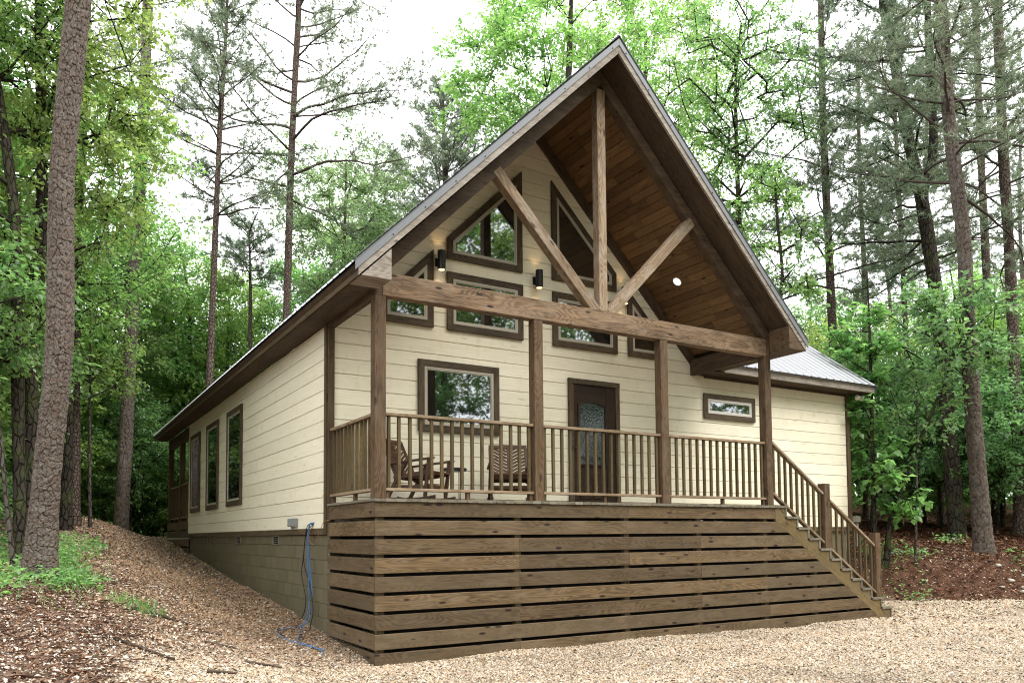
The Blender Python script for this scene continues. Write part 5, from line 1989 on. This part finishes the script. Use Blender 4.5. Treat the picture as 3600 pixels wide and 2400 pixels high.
def place(src, x, y, rot, sc, label=None, group=None):
    if src in LOOK:
        a, b = where(x, y)
        label, group = LOOK[src][0] + ' ' + a, LOOK[src][1] + ' ' + b
    z = hz(x, y)
    if src not in USED:
        USED.add(src)
        src.matrix_basis = Matrix.Translation((x, y, z)) @ Matrix.Rotation(rot, 4, 'Z') @ Matrix.Scale(sc, 4)
        for ch in src.children:
            ch.matrix_parent_inverse = Matrix.Identity(4)
            ch.matrix_basis = Matrix.Identity(4)
        o = src
        if label:
            o['label'] = label
        if group:
            o['group'] = group
        return o
    return copy_tree(src, (x, y, z), rot, sc, label, group)


USED = set()
LAB_U = 'leafy understory tree filling the wood, one of many alike'
LAB_C = 'tall leafy forest tree standing back in the wood'
LAB_P = 'tall background pine standing deep in the wood'
LAB_S = 'leafy green shrub on the forest floor'
GU, GC, GP, GS = 'understory trees in the wood', 'canopy trees in the wood', 'background pines', 'shrubs on the forest floor'
under = [
    template('understory_tree', 6.2, [((0, 0, 4.2), (1.9, 1.9, 2.2), 105, 0.2), ((0.3, 0, 2.3), (1.5, 1.5, 0.8), 26, 0.2)], 41, 'mid', 0.05, LAB_U, 'tree', GU, (0, 0), leaf=0.125, n_twig=6, n_leaf=17, spread=0.65, zmin=1.2),
    template('understory_tree', 5.4, [((0, 0, 3.4), (2.2, 2.0, 2.0), 110, 0.2)], 42, 'deep', 0.045, LAB_U, 'tree', GU, (0, 0), leaf=0.125, n_twig=6, n_leaf=17, spread=0.65, zmin=1.0, up_bias=1.5),
    template('understory_tree', 7.4, [((0, 0, 5.0), (1.7, 1.7, 2.7), 120, 0.2), ((0, 0.4, 2.4), (1.4, 1.4, 0.9), 24, 0.2)], 43, 'bright', 0.055, LAB_U, 'tree', GU, (0, 0), leaf=0.12, n_twig=6, n_leaf=17, spread=0.62, zmin=1.3),
]
canopy = [
    template('forest_tree', 14, [((0, 0, 10), (3.0, 3.0, 4.6), 190, 0.25)], 51, 'bright', 0.14, LAB_C, 'tree', GC, (0, 0), leaf=0.14, n_twig=6, n_leaf=16, spread=0.75, zmin=4.5),
    template('forest_tree', 12, [((0, 0, 8.2), (2.6, 2.6, 4.0), 140, 0.3)], 52, 'mid', 0.12, LAB_C, 'tree', GC, (0, 0), leaf=0.135, n_twig=6, n_leaf=16, spread=0.72, zmin=3.2, bark='greybark'),
]
shrubs = [
    template('shrub', 1.5, [((0, 0, 0.9), (0.85, 0.85, 0.6), 42, 0.2)], 61, 'deep', 0.018, LAB_S, 'shrub', GS, (0, 0), leaf=0.085, n_twig=5, n_leaf=11, spread=0.32, zmin=0.1),
    template('shrub', 2.4, [((0, 0, 1.5), (1.0, 1.0, 1.0), 60, 0.2)], 62, 'mid', 0.022, LAB_S, 'shrub', GS, (0, 0), leaf=0.09, n_twig=5, n_leaf=12, spread=0.38, zmin=0.15),
]


def pine_template(H, z_lo, seed, nbr, length):
    rng = rngs(seed)
    path = [(0, 0, -0.2), (rng.normal(0, .1), 0, H * .35), (rng.normal(0, .25), rng.normal(0, .2), H * .7), (rng.normal(0, .35), rng.normal(0, .3), H)]
    dp = dense(path, 0.3)
    segs, cr = pine_crown(dp, z_lo, rng, nbr, length, bottom_sparse=0.3)
    tv = trunk_tube(dp, np.linspace(0.15, 0.06, len(dp)), 12, seed=seed)[:3]
    V, Fq, UV = merge([tv, frustums(segs, 4)])
    return tree_thing('pine_tree', (0, 0, 0), LAB_P, 'pine tree', GP, np_mesh('trunk', V, Fq, None, UV, smooth=True), cr, 'pinebark', 'needle', False)


for o_, lk, gr in zip(under + canopy + shrubs, (
        'mid green understory tree with layered leaves', 'deep green understory tree with flat sprays', 'yellow green slender understory tree',
        'tall bright leafed forest tree', 'tall mid green forest tree with grey trunk', 'low dark green shrub', 'taller mid green shrub'),
        ('layered understory trees', 'flat sprayed understory trees', 'slender understory trees', 'bright forest trees', 'grey trunked forest trees', 'low shrubs', 'taller shrubs')):
    LOOK[o_] = (lk, gr)
pines = [pine_template(20, 10.0, 71, 52, 3.0), pine_template(18, 9.0, 72, 50, 3.0)]


def scatter(zones, n, mind, rng, taken):
    out = []
    tries = 0
    while len(out) < n and tries < n * 60:
        tries += 1
        x0, x1, y0, y1 = zones[rng.integers(0, len(zones))]
        x, y = rng.uniform(x0, x1), rng.uniform(y0, y1)
        if all((x - a) ** 2 + (y - b) ** 2 > mind * mind for a, b in taken + out):
            out.append((x, y))
    taken += out
    return out


rg = rngs(99)
tk = []
# left wood
for x, y in scatter([(-15, -4.9, 8.5, 30), (-10, -5.0, 6.5, 16)], 19, 1.7, rg, tk):
    place(under[rg.integers(0, 3)], x, y, rg.uniform(0, 6.28), rg.uniform(0.75, 1.25), LAB_U, GU)
for x, y in scatter([(-16, -6.5, 10, 34)], 6, 2.8, rg, tk):
    place(canopy[rg.integers(0, 2)], x, y, rg.uniform(0, 6.28), rg.uniform(0.8, 1.1), LAB_C, GC)
# behind the cabin
for x, y in scatter([(-6, 14, 20.5, 36), (-5, 6, 19.5, 30)], 26, 2.0, rg, tk):
    place(under[rg.integers(0, 3)], x, y, rg.uniform(0, 6.28), rg.uniform(0.8, 1.3), LAB_U, GU)
for x, y, h in ((-1.45, 21.6, 12.0), (-0.6, 23.5, 13.4), (1.6, 24.8, 13.2), (3.4, 25.8, 11.4), (4.9, 28.5, 11.8), (6.6, 27.5, 12.4), (8.4, 25.5, 13.0), (9.6, 24.2, 13.6), (13.0, 27.0, 15.0), (15.5, 25.0, 13.5), (-4.8, 19.0, 11.5), (-5.4, 14.5, 12.0), (-6.2, 10.5, 12.5), (-4.4, 23.8, 12.5), (0.4, 29.5, 14.5), (17.5, 21.0, 13.0)):
    k_ = int(rg.integers(0, 2))
    place(canopy[k_], x, y, rg.uniform(0, 6.28), h / (14.6 if k_ == 0 else 12.6), LAB_C, GC)
    tk.append((x, y))
# right wood
for x, y in scatter([(14.0, 34, 5.5, 26), (17.5, 36, 1.5, 14), (21, 38, -4, 6)], 42, 2.2, rg, tk):
    place(under[rg.integers(0, 3) if rg.random() < 0.6 else 1], x, y, rg.uniform(0, 6.28), rg.uniform(0.75, 1.2), LAB_U, GU)
for x, y in scatter([(18, 42, 6, 30), (22, 44, -5, 12)], 15, 2.8, rg, tk):
    place(pines[rg.integers(0, 2)], x, y, rg.uniform(0, 6.28), rg.uniform(0.85, 1.15), LAB_P, GP)
for x, y in scatter([(20, 44, 10, 34)], 8, 3.0, rg, tk):
    place(canopy[rg.integers(0, 2)], x, y, rg.uniform(0, 6.28), rg.uniform(0.9, 1.2), LAB_C, GC)
# trees behind the camera, which the windows reflect
for x, y, s_ in ((-14, -26, 1.2), (-9, -31, 1.3), (-4, -27, 1.3), (1, -26, 1.55), (5.5, -23, 1.55), (10, -22, 1.6), (14.5, -24, 1.6), (19, -21, 1.5), (23.5, -18, 1.4), (27, -14, 1.3), (30, -8, 1.3), (8, -30, 1.7), (16, -31, 1.7), (-20, -20, 1.2), (-17, -12, 1.1), (-15, -3, 1.1)):
    place(canopy[rg.integers(0, 2)], x, y, rg.uniform(0, 6.28), s_, LAB_C, GC)
for x, y, s_ in ((-7, -24, 1.2), (3, -21, 1.2), (12.5, -20, 1.2), (-12, -19, 1.1), (21, -17, 1.2), (25, -12, 1.1), (28, -10, 1.2), (-1, -24, 1.2), (8, -20, 1.3), (17, -19, 1.3), (23, -14.5, 1.2)):
    place(under[rg.integers(0, 3)], x, y, rg.uniform(0, 6.28), s_ * 1.2, LAB_U, GU)
# shrubs
for x, y in scatter([(-9, -4.6, 6, 18), (-7, 1.5, 20.6, 25), (-5, 0.5, 20.8, 23)], 40, 0.8, rg, tk):
    place(shrubs[rg.integers(0, 2)], x, y, rg.uniform(0, 6.28), rg.uniform(0.6, 1.2), LAB_S, GS)
for x, y in scatter([(15, 34, 9, 24), (22, 36, -3, 12)], 16, 1.2, rg, tk):
    place(shrubs[rg.integers(0, 2)], x, y, rg.uniform(0, 6.28), rg.uniform(0.5, 1.0), LAB_S, GS)

# the far wood that closes the view: one mass nobody could count
rng = rngs(123)
N = 120000
ang = np.concatenate([rng.uniform(math.radians(-65), math.radians(35), N // 2), rng.uniform(math.radians(25), math.radians(105), N - N // 2)])   # clockwise from +Y
rad_ = rng.uniform(46, 66, N)
X = -3.4 + rad_ * np.sin(ang)
Y = -8.8 + rad_ * np.cos(ang)
topz = 4.5 + 3.5 * vnoise(ang * 22, rad_ * 0 + 3, 7) + 2.5 * vnoise(ang * 70, rad_ * 0.2, 8)
Zb = height(X, Y)
Zz = Zb + topz * rng.random(N) ** 1.05
pos = np.stack([X, Y, Zz], 1)
ax = unit(rng.normal(0, 1, (N, 3)) + np.array([0, 0, -0.3]))
nr = unit(rng.normal(0, 0.7, (N, 3)) + np.array([0, 0, 1.0]))
lv, lf = leaf_arrays(pos, ax, nr, 0.42 * (0.6 + 0.8 * rng.random(N)), 0.7)
c = palette(N, GREENS['mid'] + GREENS['bright'], rng, 0.2)
far = link('distant_wood', np_mesh('distant_wood', lv, lf, np.repeat(c, 4, axis=0)), M['leaf'])
tag(far, 'far wall of green leaves closing the wood all round', None, None, 'stuff')


# ------------------------------------------------------------------ gravel stones, leaf litter, ground plants
def in_frame(x, y, z, margin=0.03):
    """keeps loose ground cover to where the photograph can see it"""
    dx, dy, dz = x + 3.43376, y + 8.81127, z + 0.45515
    dd = dx * fw.x + dy * fw.y + dz * fw.z
    u = (dx * rt.x + dy * rt.y + dz * rt.z) / dd
    v = (dx * up.x + dy * up.y + dz * up.z) / dd
    return (dd > 3) & (np.abs(u) < 0.65 + margin + 0.25) & (v > -0.30)


def field(n, x0, x1, y0, y1, rng):
    x = rng.uniform(x0, x1, n)
    y = rng.uniform(y0, y1, n)
    inside = (x > 0.02) & (x < 9.6) & (y > 0.02)
    inside |= (x > 9.0) & (x < 11.3) & (y > 1.75)
    inside |= (x > 0.0) & (x < 9.98) & (y > -0.01) & (y < 1.7)
    k = ~inside
    return x[k], y[k]


rng = rngs(7)
px_, py_ = [], []
for n, b in ((215000, (-4.5, 15, -5.2, 0.0)), (62000, (-4.0, 0.0, 0.0, 8.0)), (32000, (-4.5, 0.0, 8.0, 20.5)), (30000, (9.0, 16, 0.0, 2.4)), (9000, (10, 17, -3, 0))):
    x, y = field(n, *b, rng)
    px_.append(x)
    py_.append(y)
x, y = np.concatenate(px_), np.concatenate(py_)
lz = litter_zone(x, y)
keep = (rng.random(len(x)) > lz * 0.93)
x, y, lz = x[keep], y[keep], lz[keep]
z = height(x, y)
kf = in_frame(x, y, z)
x, y, z, lz = x[kf], y[kf], z[kf], lz[kf]
n = len(x)
dist = np.hypot(x + 3.4, y + 8.8)
size = (0.0070 + 0.0100 * rng.random(n) ** 2.0) * np.clip(dist / 11, 0.9, 1.5)
oct_v = np.array([(1, 0, 0), (0, 1, 0), (-1, 0, 0), (0, -1, 0), (0, 0, 1), (0, 0, -1)], float)
oct_f = np.array([(0, 1, 4), (1, 2, 4), (2, 3, 4), (3, 0, 4), (1, 0, 5), (2, 1, 5), (3, 2, 5), (0, 3, 5)])[:4]
sc3 = size[:, None] * (0.75 + 0.6 * rng.random((n, 3))) * np.array([1.2, 1.0, 0.72])
ang = rng.uniform(0, 2 * PI, n)
vv = oct_v[None] * (1 + rng.normal(0, 0.18, (n, 6, 1))) * sc3[:, None]
vv[:, 4, :2] += rng.normal(0, 0.35, (n, 2)) * size[:, None]
ca_, sa_ = np.cos(ang)[:, None], np.sin(ang)[:, None]
wx = vv[..., 0] * ca_ - vv[..., 1] * sa_
wy = vv[..., 0] * sa_ + vv[..., 1] * ca_
tl = rng.normal(0, 0.35, (n, 2))
wz = vv[..., 2] + wx * tl[:, :1] + wy * tl[:, 1:]
PV = np.stack([wx + x[:, None], wy + y[:, None], wz + z[:, None] + size[:, None] * 0.35], -1)[:, :5].reshape(-1, 3)
PF = (np.arange(n)[:, None, None] * 5 + oct_f[None]).reshape(-1, 3)
stone = np.array([(0.395, 0.30, 0.185), (0.475, 0.39, 0.28), (0.56, 0.505, 0.42), (0.29, 0.195, 0.105), (0.20, 0.14, 0.088), (0.43, 0.325, 0.21), (0.62, 0.59, 0.53), (0.26, 0.24, 0.21), (0.36, 0.215, 0.11)])
wts = np.array([0.18, 0.19, 0.17, 0.11, 0.10, 0.11, 0.08, 0.05, 0.03])
ci = rng.choice(len(stone), n, p=wts / wts.sum())
c = (stone[ci] * 0.68 + np.array([0.46, 0.365, 0.275]) * 0.32) * (0.80 + 0.30 * rng.random((n, 1)))
# worn tracks, damp patches and dusty places
wear = 0.70 + 0.26 * vnoise(x * 0.55 + 3, y * 0.9, 21) + 0.18 * vnoise(x * 1.9, y * 2.4, 22)
c = c * wear[:, None] * np.array([1.0, 0.985, 0.965])
# the side path is browner: damp stones mixed with old leaves
br = (S((y + 1.0) / 3.0) * S((0.6 - x) / 0.4) * 0.9)[:, None]
c = c * (1 - br) + c * np.array([0.70, 0.54, 0.42]) * br
tag(link('gravel', np_mesh('gravel', PV, PF, np.repeat(c, 5, axis=0)), M['pebble']), 'loose tan and white gravel stones of the drive and side path', None, None, 'stuff')

# dead leaves
rng = rngs(8)
lx, ly, ll = [], [], []
for n, b, big in ((46000, (-8, -1.6, -4.0, 5.5), 0.72), (14000, (-9, -2.0, 5, 16), 1.1), (26000, (-3.0, 0, -0.5, 20), 0.7), (26000, (9.5, 22, -4.0, 9.0), 1.2), (9000, (14, 34, -2, 16), 1.7), (9000, (-2.5, 15, -5, 0), 0.8)):
    x, y = field(n, *b, rng)
    lx.append(x)
    ly.append(y)
    ll.append(np.full(len(x), big))
x, y, big = np.concatenate(lx), np.concatenate(ly), np.concatenate(ll)
lz = litter_zone(x, y)
keep = rng.random(len(x)) < np.maximum(lz, 0.06 + 0.07 * (y > -1.0) + 0.45 * (x < 0) * (x > -3.0) * (y > 0))
x, y, big = x[keep], y[keep], big[keep]
z = height(x, y)
kf = in_frame(x, y, z)
x, y, z, big = x[kf], y[kf], z[kf], big[kf]
n = len(x)
ax = unit(rng.normal(0, 1, (n, 3)) * np.array([1, 1, 0.25]))
nr = unit(rng.normal(0, 0.33, (n, 3)) + np.array([0, 0, 1]))
lv, lf = leaf_arrays(np.stack([x, y, z + 0.012 + 0.02 * rng.random(n)], 1), ax, nr, (0.035 + 0.05 * rng.random(n)) * big, 0.55, 0.16)
dead = np.array([(0.20, 0.125, 0.085), (0.31, 0.215, 0.155), (0.44, 0.345, 0.265), (0.10, 0.062, 0.04), (0.50, 0.415, 0.335), (0.25, 0.135, 0.08)])
c = dead[rng.integers(0, len(dead), n)] * (0.7 + 0.5 * rng.random((n, 1)))
rd = (x > 8)[:, None]
c = np.where(rd, c * np.array([0.62, 0.42, 0.32]), c * 1.12)
pale = (rng.random(n) < np.where(x > 8, 0.025, 0.20))[:, None]
c = np.where(pale, np.array([0.52, 0.47, 0.41]) * (0.8 + 0.3 * rng.random((n, 1))), c)
tag(link('leaf_litter', np_mesh('leaf_litter', lv, lf, np.repeat(c, 4, axis=0)), M['litter']), 'brown dead leaves and chips strewn over the forest floor', None, None, 'stuff')

# pine straw: thin red brown needles
rng = rngs(9)
x1, y1 = field(26000, 10.0, 24, -4.0, 10.0, rng)
x2, y2 = field(6000, -7, -1.8, -3.5, 4.5, rng)
x, y = np.concatenate([x1, x2]), np.concatenate([y1, y2])
k = rng.random(len(x)) < litter_zone(x, y)
x, y = x[k], y[k]
z = height(x, y)
n = len(x)
ax = unit(rng.normal(0, 1, (n, 3)) * np.array([1, 1, 0.18]))
nr = unit(rng.normal(0, 0.3, (n, 3)) + np.array([0, 0, 1]))
lv, lf = leaf_arrays(np.stack([x, y, z + 0.015 + 0.02 * rng.random(n)], 1), ax, nr, 0.16 + 0.12 * rng.random(n), 0.07, 0.0)
c = np.where(x[:, None] > 8, np.array([[0.23, 0.11, 0.062]]), np.array([[0.20, 0.11, 0.068]])) * (0.5 + 0.8 * rng.random((n, 1)))
tag(link('pine_straw', np_mesh('pine_straw', lv, lf, np.repeat(c, 4, axis=0)), M['litter']), 'red brown pine straw covering the bank and the leaf bank', None, None, 'stuff')

# low green plants round the plated pine and along the left edge
rng = rngs(10)
spots = []
for cx, cy, rx, ry, nn in ((-3.15, 4.9, 0.5, 1.8, 70), (-3.9, 4.2, 1.2, 1.6, 55), (-4.6, 6.0, 1.6, 2.2, 160), (-3.3, 3.5, 0.8, 0.35, 26), (-3.6, 8.5, 1.3, 2.5, 200), (-3.9, 3.0, 0.8, 0.45, 24)):
    a = rng.uniform(0, 2 * PI, nn)
    r = np.sqrt(rng.random(nn))
    spots.append(np.stack([cx + rx * r * np.cos(a), cy + ry * r * np.sin(a)], 1))
for cx, cy in ((13.2, 1.6), (15.5, 0.2), (14.2, 3.0), (17.5, 0.6), (12.1, 1.2), (16.6, 2.6), (19, 1.0), (13.6, 4.2)):
    spots.append(np.stack([cx + rng.normal(0, 0.25, 12), cy + rng.normal(0, 0.25, 12)], 1))
sp = np.concatenate(spots)
n_st = 7
base = np.repeat(sp, n_st, axis=0) + rng.normal(0, 0.07, (len(sp) * n_st, 2))
hh = 0.04 + 0.17 * rng.random(len(base))
pos = np.stack([base[:, 0], base[:, 1], height(base[:, 0], base[:, 1]) + hh], 1)
N = len(pos)
ax = unit(rng.normal(0, 1, (N, 3)) * np.array([1, 1, 0.35]) + np.array([0, 0, 0.1]))
nr = unit(rng.normal(0, 0.4, (N, 3)) + np.array([0, 0, 1.2]))
lv, lf = leaf_arrays(pos, ax, nr, 0.05 + 0.07 * rng.random(N), 0.62)
c = palette(N, GREENS['deep'] + GREENS['mid'] + [(0.20, 0.30, 0.09)], rng, 0.25)
tag(link('undergrowth', np_mesh('undergrowth', lv, lf, np.repeat(c, 4, axis=0)), M['leaf']), 'low bright green plants round the foot of the plated pine', None, None, 'stuff')
# grass blades in the green patch and a few tufts on the bank
gp = np.concatenate([np.stack([rng.normal(-3.1, 0.25, 800), rng.normal(5.2, 1.1, 800)], 1)] + [np.stack([cx + rng.normal(0, 0.13, 60), cy + rng.normal(0, 0.13, 60)], 1) for cx, cy in ((12.75, 2.3), (13.9, 1.9), (15.0, 0.0), (12.3, 1.75), (-2.35, 2.6), (-2.2, 2.2))])
N = len(gp)
pos = np.stack([gp[:, 0], gp[:, 1], height(gp[:, 0], gp[:, 1])], 1)
ax = unit(rng.normal(0, 0.45, (N, 3)) + np.array([0, 0, 1.0]))
nr = unit(rng.normal(0, 1, (N, 3)) * np.array([1, 1, 0.2]))
lv, lf = leaf_arrays(pos, ax, nr, 0.10 + 0.14 * rng.random(N), 0.07, 0.0)
c = palette(N, GREENS['mid'], rng, 0.25)
tag(link('grass', np_mesh('grass', lv, lf, np.repeat(c, 4, axis=0)), M['leaf']), 'thin green grass blades beside the path and on the bank', None, None, 'stuff')


# ------------------------------------------------------------------ fallen sticks and pale stones
def stick(a, b, r, label, mat='stick', bow=0.08, name='fallen_branch', cat='branch', group=None, seed=0):
    rng = rngs(seed + 200)
    a, b = np.array(a), np.array(b)
    n = 9
    L = np.linalg.norm(b - a)
    side = np.array([-(b - a)[1], (b - a)[0]]) / L
    pts = []
    for i in range(n):
        t = i / (n - 1)
        p = a + (b - a) * t + side * bow * L * math.sin(PI * t) + rng.normal(0, 0.015 * L, 2) * (0 < i < n - 1)
        pts.append((p[0], p[1], hz(p[0], p[1]) + r * 0.9 + 0.004))
    rad = [r * (1 - 0.45 * i / (n - 1)) for i in range(n)]
    vs, fs = sweep(pts, rad, 7)
    fs += [tuple(range(7))[::-1], tuple(range((n - 1) * 7, n * 7))]
    me = mesh_from(name, vs, fs, True)
    o0 = Vector(pts[0])
    me.transform(Matrix.Translation(-o0))
    return tag(link(name, me, M[mat], None, Matrix.Translation(o0)), label, cat, group)


GF = 'fallen sticks on the ground'
stick((-1.52, -0.13), (-1.15, -0.25), 0.018, 'dark straight stick lying on the gravel in front of the block wall', seed=1, bow=0.02, group=GF)
stick((-1.75, 0.75), (-1.45, 0.62), 0.018, 'short dark stick with a mossy end on the side path', seed=2, bow=0.02, group=GF)
stick((-2.72, 0.35), (-2.25, -0.45), 0.02, 'dark crooked branch at the foot of the leaf bank', seed=3, bow=0.1, group=GF)
stick((-2.35, 2.35), (-1.75, 1.95), 0.022, 'long grey branch beside the path below the green patch', seed=4, bow=0.03, group=GF)
stick((-1.62, 1.55), (-1.42, 1.48), 0.02, 'short thick brown stick on the upper side path', seed=5, bow=0.02, group=GF)
stick((-2.05, -1.05), (-1.80, -1.10), 0.02, 'stubby brown stick at the gravel edge lower left', seed=6, bow=0.02, group=GF)
stick((-3.35, -0.45), (-3.30, 0.0), 0.018, 'pale bent root on the leaf bank at the lower left', 'greypost', 0.3, seed=7, group=GF)
stick((-3.05, -0.02), (-2.82, -0.28), 0.012, 'thin pale twig on the leaf bank beside the bent root', 'greypost', 0.1, seed=8, group=GF)
stick((13.05, 2.55), (14.35, 2.25), 0.028, 'light brown branch lying among the trees right of the stairs', 'greypost', 0.03, seed=9, group=GF)
stick((14.05, -0.65), (14.55, -0.95), 0.03, 'short peeled log piece on the bank edge at the right', 'greypost', 0.03, seed=10, group=GF)
stick((11.75, 0.62), (12.2, 0.75), 0.02, 'grey stick on the bank just behind the bottom newel post', 'greypost', 0.05, seed=11, group=GF)
stick((13.6, -0.35), (14.2, -0.55), 0.014, 'thin dark stick on the red bank near the gravel edge', seed=12, bow=0.05, group=GF)
# pale stones on the bank and the leaf bank
rng = rngs(33)


def rock(x, y, r, label, group, seed):
    rg_ = rngs(seed)
    vs, fs = [], []
    n, m = 7, 5
    for i in range(m):
        ph = PI * (i + 0.5) / m
        for j in range(n):
            a = 2 * PI * j / n
            k = r * (0.8 + 0.4 * rg_.random())
            vs.append((k * math.sin(ph) * math.cos(a) * 1.25, k * math.sin(ph) * math.sin(a), k * math.cos(ph) * 0.6))
    for i in range(m - 1):
        for j in range(n):
            q = (j + 1) % n
            fs.append((i * n + j, (i + 1) * n + j, (i + 1) * n + q, i * n + q))
    fs += [tuple(range(n)), tuple(reversed(range((m - 1) * n, m * n)))]
    return tag(link('rock', mesh_from('rock', vs, fs), M['palestone'], None, Matrix.Translation((x, y, hz(x, y) + r * 0.15)) @ Matrix.Rotation(rg_.random() * 6, 4, 'Z')), label, 'rock', group)


M['palestone'] = plain('pale_stone', (0.48, 0.44, 0.38), 0.8, noise=0.3, scale=20, bump=0.4)
for i in range(16):
    x, y = 14.6 + rng.normal(0, 0.35), 0.15 + rng.normal(0, 0.18)
    rock(x, y, rng.uniform(0.025, 0.07), 'pale stone on the bank in front of the scaly pine', 'pale stones on the bank', 300 + i)
for i in range(14):
    x, y = rng.uniform(-4.0, -2.6), rng.uniform(-1.4, 0.2)
    rock(x, y, rng.uniform(0.02, 0.045), 'whitish stone among the dead leaves at the lower left', 'whitish stones on the leaf bank', 330 + i)
